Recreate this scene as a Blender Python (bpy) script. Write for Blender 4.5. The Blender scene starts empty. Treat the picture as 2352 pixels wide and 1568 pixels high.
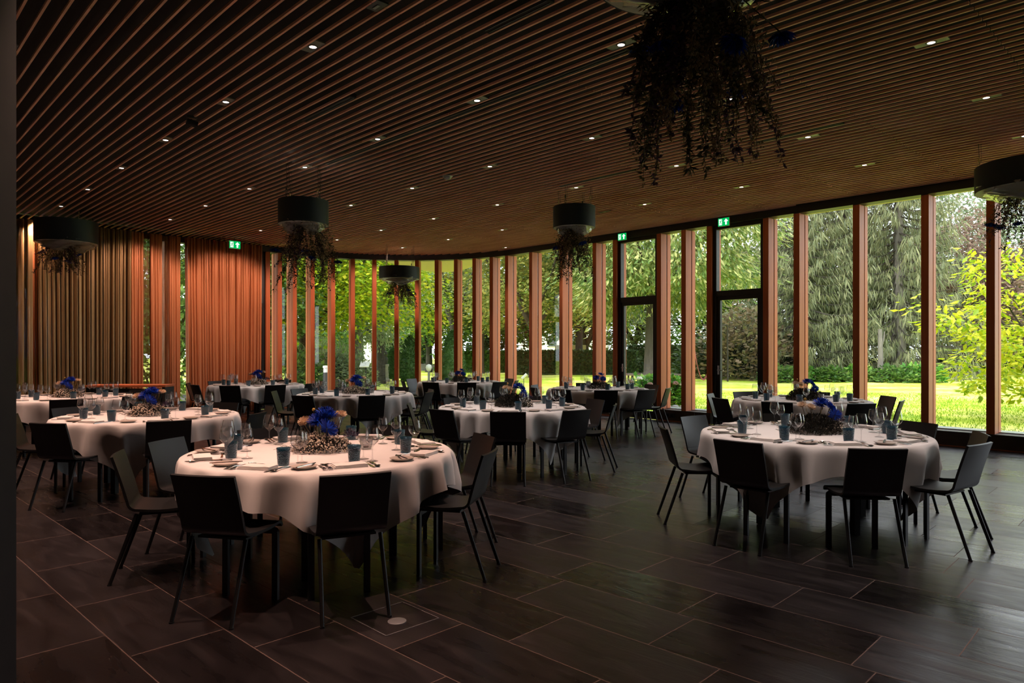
import bpy, bmesh, math, random
from math import sin, cos, pi, radians, sqrt, atan2, hypot, floor as mfloor
from mathutils import Vector, Matrix

S = bpy.context.scene
COL = S.collection
FPX, CX, HY, EYE = 1610.0, 1176.0, 802.0, 1.46      # focal length in px, centre column, horizon row, eye height


def world(px, py, z):
    """floor-plan point seen at pixel (px, py) that lies at height z"""
    y = FPX * (z - EYE) / (HY - py)
    return ((px - CX) / FPX * y, y)


# ------------------------------------------------------------------ object helpers
def link(o, parent=None):
    COL.objects.link(o)
    if parent is not None:
        o.parent = parent
    return o


def tag(o, label=None, cat=None, group=None, kind=None):
    if label: o['label'] = label
    if cat: o['category'] = cat
    if group: o['group'] = group
    if kind: o['kind'] = kind
    return o


def empty(name, loc=(0, 0, 0), rz=0.0):
    o = bpy.data.objects.new(name, None)
    o.empty_display_size = 0.1
    o.location = loc
    o.rotation_euler = (0, 0, rz)
    return link(o)


class MB:
    """collects verts and faces, then links them as one mesh object"""
    def __init__(s):
        s.v, s.f = [], []

    def add(s, vs, fs):
        b = len(s.v)
        s.v.extend(vs)
        s.f.extend([tuple(i + b for i in f) for f in fs])

    def box(s, c, d, rz=0.0):
        x, y, z = d[0] / 2, d[1] / 2, d[2] / 2
        ca, sa = cos(rz), sin(rz)
        vs = []
        for dz in (-z, z):
            for dx, dy in ((-x, -y), (x, -y), (x, y), (-x, y)):
                vs.append((c[0] + dx * ca - dy * sa, c[1] + dx * sa + dy * ca, c[2] + dz))
        s.add(vs, [(0, 3, 2, 1), (4, 5, 6, 7), (0, 1, 5, 4), (1, 2, 6, 5), (2, 3, 7, 6), (3, 0, 4, 7)])

    def prism(s, poly, z0, z1):
        n = len(poly)
        s.add([(p[0], p[1], z0) for p in poly] + [(p[0], p[1], z1) for p in poly],
              [tuple(range(n - 1, -1, -1)), tuple(range(n, 2 * n))] +
              [(i, (i + 1) % n, (i + 1) % n + n, i + n) for i in range(n)])

    def tube(s, pts, rad, n=8, cap=True):
        """swept round tube through pts; rad a number or a list"""
        pts = [Vector(p) for p in pts]
        rs = rad if isinstance(rad, (list, tuple)) else [rad] * len(pts)
        vs, fs = [], []
        prev = None
        for i, p in enumerate(pts):
            t = (pts[min(i + 1, len(pts) - 1)] - pts[max(i - 1, 0)])
            if t.length < 1e-9: t = Vector((0, 0, 1))
            t.normalize()
            if prev is None:
                a = Vector((1, 0, 0)) if abs(t.x) < 0.8 else Vector((0, 1, 0))
                prev = (a - t * a.dot(t)).normalized()
            else:
                prev = (prev - t * prev.dot(t))
                prev = prev.normalized() if prev.length > 1e-6 else Vector((1, 0, 0))
            b = t.cross(prev)
            for k in range(n):
                an = 2 * pi * k / n
                vs.append(tuple(p + (prev * cos(an) + b * sin(an)) * rs[i]))
        for i in range(len(pts) - 1):
            for k in range(n):
                fs.append((i * n + k, i * n + (k + 1) % n, (i + 1) * n + (k + 1) % n, (i + 1) * n + k))
        if cap:
            fs.append(tuple(range(n - 1, -1, -1)))
            fs.append(tuple((len(pts) - 1) * n + k for k in range(n)))
        s.add(vs, fs)

    def lathe(s, prof, n=24, c=(0, 0, 0)):
        """revolve (r, z) profile about the vertical through c"""
        vs, fs, rows = [], [], []
        for r, z in prof:
            if r < 1e-6:
                rows.append([len(vs)])
                vs.append((c[0], c[1], c[2] + z))
            else:
                rows.append(list(range(len(vs), len(vs) + n)))
                for k in range(n):
                    a = 2 * pi * k / n
                    vs.append((c[0] + r * cos(a), c[1] + r * sin(a), c[2] + z))
        for A, B in zip(rows, rows[1:]):
            for k in range(n):
                k2 = (k + 1) % n
                if len(A) == 1 and len(B) == 1: continue
                if len(A) == 1: fs.append((A[0], B[k2], B[k]))
                elif len(B) == 1: fs.append((A[k], A[k2], B[0]))
                else: fs.append((A[k], A[k2], B[k2], B[k]))
        s.add(vs, fs)

    def ball(s, c, r, n=6, m=4, sq=(1, 1, 1)):
        prof = [(sin(pi * i / m) * 1.0, -cos(pi * i / m)) for i in range(m + 1)]
        b = MB(); b.lathe([(max(0, a) if 0 < i < m else 0, z) for i, (a, z) in enumerate(prof)], n)
        s.add([(c[0] + v[0] * r * sq[0], c[1] + v[1] * r * sq[1], c[2] + v[2] * r * sq[2]) for v in b.v], b.f)

    def leaf(s, p, d, w, nrm, bend=0.0):
        """diamond leaf from p along vector d, half width w"""
        p, d, nrm = Vector(p), Vector(d), Vector(nrm)
        side = d.cross(nrm)
        if side.length < 1e-7: side = d.cross(Vector((0.3, 0.9, 0.2)))
        side = side.normalized() * w
        up = side.cross(d)
        up = up.normalized() * bend if up.length > 1e-9 else Vector((0, 0, 0))
        m = p + d * 0.45 + up
        s.add([tuple(p), tuple(m + side), tuple(p + d), tuple(m - side)], [(0, 1, 2, 3)])

    def mesh(s, name, mat, smooth=False, weld=False):
        me = bpy.data.meshes.new(name)
        me.from_pydata(s.v, [], s.f)
        if mat is not None: me.materials.append(mat)
        bm = bmesh.new(); bm.from_mesh(me)
        if weld: bmesh.ops.remove_doubles(bm, verts=bm.verts, dist=1e-5)
        if len(bm.faces) < 60000 and not getattr(s, 'flat', False):
            bmesh.ops.recalc_face_normals(bm, faces=bm.faces)
        bm.to_mesh(me); bm.free()
        if smooth:
            me.polygons.foreach_set('use_smooth', [True] * len(me.polygons))
            if smooth == 'auto':
                me.set_sharp_from_angle(angle=radians(38))
        me.update()
        return me

    def build(s, name, mat, parent=None, smooth=False, loc=None):
        o = bpy.data.objects.new(name, s.mesh(name, mat, smooth))
        if loc is not None: o.location = loc
        return link(o, parent)


def inst(name, me, parent=None, loc=(0, 0, 0), rot=(0, 0, 0), sc=None):
    o = bpy.data.objects.new(name, me)
    o.location = loc; o.rotation_euler = rot
    if sc is not None: o.scale = sc if isinstance(sc, (tuple, list)) else (sc, sc, sc)
    return link(o, parent)


def bevel(o, w, seg=2):
    m = o.modifiers.new('bevel', 'BEVEL'); m.width = w; m.segments = seg
    m.limit_method = 'ANGLE'; m.angle_limit = radians(40)
    return o


# ------------------------------------------------------------------ materials
def nodes(name):
    m = bpy.data.materials.new(name); m.use_nodes = True
    nt = m.node_tree; nt.nodes.clear()
    out = nt.nodes.new('ShaderNodeOutputMaterial')
    return m, nt, out


def N(nt, t, **kw):
    n = nt.nodes.new('ShaderNode' + t)
    for k, v in kw.items():
        if k.startswith('i_'): n.inputs[k[2:].replace('_', ' ')].default_value = v
        else: setattr(n, k, v)
    return n


def L(nt, a, b): nt.links.new(a, b)


def c4(c): return (c[0], c[1], c[2], 1.0)


def ramp(nt, fac, stops):
    r = nt.nodes.new('ShaderNodeValToRGB')
    e = r.color_ramp.elements
    e[0].position, e[0].color = stops[0][0], c4(stops[0][1])
    e[1].position, e[1].color = stops[-1][0], c4(stops[-1][1])
    for p, c in stops[1:-1]:
        x = e.new(p); x.color = c4(c)
    if fac is not None: L(nt, fac, r.inputs[0])
    return r


def pbr(name, col, rough=0.5, metal=0.0, spec=0.5, noise=None, bump=None, coord='Object', scale=(1, 1, 1), sheen=0):
    """noise = (scale, colour2, detail); bump = (scale, strength)"""
    m, nt, out = nodes(name)
    b = N(nt, 'BsdfPrincipled')
    b.inputs['Base Color'].default_value = c4(col)
    b.inputs['Roughness'].default_value = rough
    b.inputs['Metallic'].default_value = metal
    b.inputs['Specular IOR Level'].default_value = spec
    if sheen: b.inputs['Sheen Weight'].default_value = sheen
    L(nt, b.outputs[0], out.inputs[0])
    if noise or bump:
        tc = N(nt, 'TexCoord'); mp = N(nt, 'Mapping'); mp.inputs['Scale'].default_value = scale
        L(nt, tc.outputs[coord], mp.inputs[0])
    if noise:
        t = N(nt, 'TexNoise'); t.inputs['Scale'].default_value = noise[0]; t.inputs['Detail'].default_value = noise[2]
        L(nt, mp.outputs[0], t.inputs[0])
        r = ramp(nt, t.outputs['Fac'], [(0.32, col), (0.68, noise[1])])
        L(nt, r.outputs[0], b.inputs['Base Color'])
    if bump:
        t2 = N(nt, 'TexNoise'); t2.inputs['Scale'].default_value = bump[0]; t2.inputs['Detail'].default_value = 4
        L(nt, mp.outputs[0], t2.inputs[0])
        bp = N(nt, 'Bump'); bp.inputs['Strength'].default_value = bump[1]; bp.inputs['Distance'].default_value = 0.01
        L(nt, t2.outputs['Fac'], bp.inputs['Height']); L(nt, bp.outputs[0], b.inputs['Normal'])
    return m


def thin_glass(name, tint=(1, 1, 1), ior=1.5, rough=0.0, gain=1.0, base=0.0, bump=None, body=None):
    """thin-walled glass: clear or tinted transmission plus Fresnel reflection"""
    m, nt, out = nodes(name)
    tr = N(nt, 'BsdfTransparent'); tr.inputs[0].default_value = c4(tint)
    gl = N(nt, 'BsdfGlossy'); gl.inputs['Roughness'].default_value = rough
    fr = N(nt, 'Fresnel'); ge = N(nt, 'NewGeometry')
    io = N(nt, 'Mix', data_type='FLOAT'); io.inputs[2].default_value = ior; io.inputs[3].default_value = 1 / ior
    L(nt, ge.outputs['Backfacing'], io.inputs[0]); L(nt, io.outputs[0], fr.inputs[0])     # thin wall: same reflectance from both sides
    mu = N(nt, 'Math', operation='MULTIPLY_ADD'); mu.inputs[1].default_value = gain; mu.inputs[2].default_value = base
    mu.use_clamp = True
    L(nt, fr.outputs[0], mu.inputs[0])
    mx = N(nt, 'MixShader'); L(nt, mu.outputs[0], mx.inputs[0])
    src = tr.outputs[0]
    if body:
        df = N(nt, 'BsdfDiffuse'); df.inputs[0].default_value = c4(body[0])
        tl = N(nt, 'BsdfTranslucent'); tl.inputs[0].default_value = c4(body[0])
        ad = N(nt, 'MixShader'); ad.inputs[0].default_value = 0.5
        L(nt, df.outputs[0], ad.inputs[1]); L(nt, tl.outputs[0], ad.inputs[2])
        m2 = N(nt, 'MixShader'); m2.inputs[0].default_value = body[1]
        L(nt, tr.outputs[0], m2.inputs[1]); L(nt, ad.outputs[0], m2.inputs[2]); src = m2.outputs[0]
    L(nt, src, mx.inputs[1]); L(nt, gl.outputs[0], mx.inputs[2])
    if bump:
        tc = N(nt, 'TexCoord'); w = N(nt, 'TexVoronoi'); w.inputs['Scale'].default_value = bump[0]
        L(nt, tc.outputs['Object'], w.inputs[0])
        bp = N(nt, 'Bump'); bp.inputs['Strength'].default_value = bump[1]; bp.inputs['Distance'].default_value = 0.004
        L(nt, w.outputs['Distance'], bp.inputs['Height'])
        L(nt, bp.outputs[0], gl.inputs['Normal']); L(nt, bp.outputs[0], fr.inputs['Normal'])
    L(nt, mx.outputs[0], out.inputs[0])
    return m


def wood(name, c1, c2, grain, rough=0.55, big=0.25):
    """grain = mapping scale that stretches the noise along the board"""
    m, nt, out = nodes(name)
    b = N(nt, 'BsdfPrincipled'); b.inputs['Roughness'].default_value = rough
    b.inputs['Specular IOR Level'].default_value = 0.35
    tc = N(nt, 'TexCoord'); mp = N(nt, 'Mapping'); mp.inputs['Scale'].default_value = grain
    L(nt, tc.outputs['Object'], mp.inputs[0])
    t = N(nt, 'TexNoise'); t.inputs['Scale'].default_value = 1; t.inputs['Detail'].default_value = 6
    L(nt, mp.outputs[0], t.inputs[0])
    g = N(nt, 'NewGeometry')
    ad = N(nt, 'Math', operation='MULTIPLY_ADD'); ad.inputs[1].default_value = big; L(nt, g.outputs['Random Per Island'], ad.inputs[0])
    L(nt, t.outputs['Fac'], ad.inputs[2])
    r = ramp(nt, ad.outputs[0], [(0.35, c1), (0.8, c2)])
    L(nt, r.outputs[0], b.inputs['Base Color'])
    bp = N(nt, 'Bump'); bp.inputs['Strength'].default_value = 0.15; bp.inputs['Distance'].default_value = 0.003
    L(nt, t.outputs['Fac'], bp.inputs['Height']); L(nt, bp.outputs[0], b.inputs['Normal'])
    L(nt, b.outputs[0], out.inputs[0])
    return m


def leafmat(name, cols, trans=0.35, rough=0.55):
    """foliage: each leaf picks its own colour from cols"""
    m, nt, out = nodes(name)
    g = N(nt, 'NewGeometry')
    st = [(i / max(1, len(cols) - 1), c) for i, c in enumerate(cols)]
    r = ramp(nt, g.outputs['Random Per Island'], st)
    d = N(nt, 'BsdfPrincipled'); d.inputs['Roughness'].default_value = rough; d.inputs['Specular IOR Level'].default_value = 0.3
    t = N(nt, 'BsdfTranslucent')
    L(nt, r.outputs[0], d.inputs['Base Color']); L(nt, r.outputs[0], t.inputs[0])
    mx = N(nt, 'MixShader'); mx.inputs[0].default_value = trans
    L(nt, d.outputs[0], mx.inputs[1]); L(nt, t.outputs[0], mx.inputs[2])
    L(nt, mx.outputs[0], out.inputs[0])
    return m


def emit(name, col, st):
    m, nt, out = nodes(name)
    e = N(nt, 'Emission'); e.inputs[0].default_value = c4(col); e.inputs[1].default_value = st
    L(nt, e.outputs[0], out.inputs[0])
    return m


def slate_floor():
    """rows of slate tiles 0.455 m wide, 0.9 m long, every row shifted by its own amount, pale joints"""
    m, nt, out = nodes('slate_tiles')
    b = N(nt, 'BsdfPrincipled')
    tc = N(nt, 'TexCoord'); mp = N(nt, 'Mapping')
    mp.inputs['Rotation'].default_value = (0, 0, -radians(46.1))     # local y' runs across the rows
    L(nt, tc.outputs['Object'], mp.inputs[0])
    sp = N(nt, 'SeparateXYZ'); L(nt, mp.outputs[0], sp.inputs[0])

    def M(op, a, bb=None, cc=None):
        n = N(nt, 'Math', operation=op)
        for i, q in enumerate((a, bb, cc)):
            if q is None: continue
            if isinstance(q, (int, float)): n.inputs[i].default_value = q
            else: L(nt, q, n.inputs[i])
        return n.outputs[0]
    # after the rotation x' measures across the rows, y' along them
    v = M('MULTIPLY_ADD', sp.outputs[0], 1 / 0.457, -1.139 / 0.457 + 40)
    row = M('FLOOR', v); fv = M('SUBTRACT', v, row)
    wn = N(nt, 'TexWhiteNoise', noise_dimensions='1D'); L(nt, row, wn.inputs['W'])
    u = M('ADD', M('MULTIPLY', sp.outputs[1], 1 / 0.91), M('MULTIPLY', wn.outputs['Value'], 7.0))
    cell = M('FLOOR', u); fu = M('SUBTRACT', u, cell)
    ev = M('MULTIPLY', M('SUBTRACT', 0.5, M('ABSOLUTE', M('SUBTRACT', fv, 0.5))), 0.457)
    eu = M('MULTIPLY', M('SUBTRACT', 0.5, M('ABSOLUTE', M('SUBTRACT', fu, 0.5))), 0.91)
    edge = M('MINIMUM', ev, eu)
    joint = M('LESS_THAN', edge, 0.0028)
    wc = N(nt, 'TexWhiteNoise', noise_dimensions='2D')
    cv = N(nt, 'CombineXYZ'); L(nt, row, cv.inputs[0]); L(nt, cell, cv.inputs[1]); L(nt, cv.outputs[0], wc.inputs['Vector'])
    # cleft slate surface, stretched along the tile and different on every tile
    off = N(nt, 'VectorMath', operation='ADD')
    of2 = N(nt, 'VectorMath', operation='SCALE'); of2.inputs['Scale'].default_value = 13.0
    L(nt, wc.outputs['Color'], of2.inputs[0]); L(nt, mp.outputs[0], off.inputs[0]); L(nt, of2.outputs[0], off.inputs[1])
    ms = N(nt, 'Mapping'); ms.inputs['Scale'].default_value = (4.5, 1.0, 1.0); L(nt, off.outputs[0], ms.inputs[0])
    n1 = N(nt, 'TexNoise'); n1.inputs['Scale'].default_value = 2.6; n1.inputs['Detail'].default_value = 9; n1.inputs['Roughness'].default_value = 0.52
    n1.inputs['Distortion'].default_value = 0.5
    L(nt, ms.outputs[0], n1.inputs[0])
    n2 = N(nt, 'TexNoise'); n2.inputs['Scale'].default_value = 60; n2.inputs['Detail'].default_value = 3
    L(nt, off.outputs[0], n2.inputs[0])
    base = ramp(nt, n1.outputs['Fac'], [(0.3, (0.006, 0.005, 0.005)), (0.6, (0.012, 0.0100, 0.0098)), (0.8, (0.024, 0.02, 0.019))])
    tone = N(nt, 'Mix', data_type='RGBA', blend_type='MULTIPLY'); tone.inputs[0].default_value = 1.0
    tv = ramp(nt, wc.outputs['Value'], [(0, (0.62, 0.6, 0.6)), (1, (1.2, 1.18, 1.16))])
    L(nt, base.outputs[0], tone.inputs[6]); L(nt, tv.outputs[0], tone.inputs[7])
    fin = N(nt, 'Mix', data_type='RGBA'); L(nt, joint, fin.inputs[0]); L(nt, tone.outputs[2], fin.inputs[6])
    fin.inputs[7].default_value = (0.09, 0.06, 0.045, 1)
    L(nt, fin.outputs[2], b.inputs['Base Color'])
    rg = ramp(nt, n1.outputs['Fac'], [(0.3, (0.25,) * 3), (0.75, (0.38,) * 3)])
    tr_ = M('MULTIPLY_ADD', wc.outputs['Value'], 0.14, -0.05)
    rr_ = M('MAXIMUM', M('ADD', rg.outputs[0], tr_), M('MULTIPLY', joint, 0.9))
    L(nt, rr_, b.inputs['Roughness'])
    b.inputs['Specular IOR Level'].default_value = 0.55
    b.inputs['Specular Tint'].default_value = (1.0, 0.86, 0.98, 1)
    h = M('ADD', M('MULTIPLY', n1.outputs['Fac'], 1.0), M('MULTIPLY', n2.outputs['Fac'], 0.10))
    h = M('SUBTRACT', h, M('MULTIPLY', joint, 0.3))
    bp = N(nt, 'Bump'); bp.inputs['Strength'].default_value = 0.45; bp.inputs['Distance'].default_value = 0.008
    L(nt, h, bp.inputs['Height'])
    ge = N(nt, 'NewGeometry'); ct = N(nt, 'VectorMath', operation='SUBTRACT'); ct.inputs[1].default_value = (0.5, 0.5, 0.5)
    L(nt, wc.outputs['Color'], ct.inputs[0])
    tl = N(nt, 'VectorMath', operation='SCALE'); tl.inputs['Scale'].default_value = 0.022; L(nt, ct.outputs[0], tl.inputs[0])
    ad = N(nt, 'VectorMath', operation='ADD'); L(nt, bp.outputs[0], ad.inputs[0]); L(nt, tl.outputs[0], ad.inputs[1])
    nm = N(nt, 'VectorMath', operation='NORMALIZE'); L(nt, ad.outputs[0], nm.inputs[0]); L(nt, nm.outputs[0], b.inputs['Normal'])
    L(nt, b.outputs[0], out.inputs[0])
    return m


def lawn_mat():
    m, nt, out = nodes('mown_lawn')
    b = N(nt, 'BsdfPrincipled'); b.inputs['Roughness'].default_value = 0.8; b.inputs['Specular IOR Level'].default_value = 0.1
    tc = N(nt, 'TexCoord')
    n1 = N(nt, 'TexNoise'); n1.inputs['Scale'].default_value = 0.35; n1.inputs['Detail'].default_value = 5
    n2 = N(nt, 'TexNoise'); n2.inputs['Scale'].default_value = 7; n2.inputs['Detail'].default_value = 6
    L(nt, tc.outputs['Object'], n1.inputs[0]); L(nt, tc.outputs['Object'], n2.inputs[0])
    a = N(nt, 'Math', operation='MULTIPLY_ADD'); a.inputs[1].default_value = 0.5
    L(nt, n2.outputs['Fac'], a.inputs[0]); L(nt, n1.outputs['Fac'], a.inputs[2])
    r = ramp(nt, a.outputs[0], [(0.5, (0.17, 0.33, 0.015)), (0.62, (0.36, 0.50, 0.035)), (0.76, (0.60, 0.66, 0.10)), (0.92, (0.80, 0.76, 0.28))])
    L(nt, r.outputs[0], b.inputs['Base Color'])
    bp = N(nt, 'Bump'); bp.inputs['Strength'].default_value = 0.6; bp.inputs['Distance'].default_value = 0.05
    n3 = N(nt, 'TexNoise'); n3.inputs['Scale'].default_value = 35; L(nt, tc.outputs['Object'], n3.inputs[0])
    L(nt, n3.outputs['Fac'], bp.inputs['Height']); L(nt, bp.outputs[0], b.inputs['Normal'])
    L(nt, b.outputs[0], out.inputs[0])
    return m


def sheer(name, col, alpha, rough=0.4, metal=0.6, stretch=(1, 1, 1), sc=40):
    """open-weave metallic curtain: noise decides where the weave lets light through"""
    m, nt, out = nodes(name)
    b = N(nt, 'BsdfPrincipled'); b.inputs['Base Color'].default_value = c4(col)
    b.inputs['Roughness'].default_value = rough; b.inputs['Metallic'].default_value = metal
    tr = N(nt, 'BsdfTransparent')
    tc = N(nt, 'TexCoord'); mp = N(nt, 'Mapping'); mp.inputs['Scale'].default_value = stretch
    L(nt, tc.outputs['Object'], mp.inputs[0])
    t = N(nt, 'TexNoise'); t.inputs['Scale'].default_value = sc; t.inputs['Detail'].default_value = 3
    L(nt, mp.outputs[0], t.inputs[0])
    r = ramp(nt, t.outputs['Fac'], [(0.35, (alpha[0],) * 3), (0.7, (alpha[1],) * 3)])
    mx = N(nt, 'MixShader'); L(nt, r.outputs[0], mx.inputs[0])
    L(nt, tr.outputs[0], mx.inputs[1]); L(nt, b.outputs[0], mx.inputs[2]); L(nt, mx.outputs[0], out.inputs[0])
    return m


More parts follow.
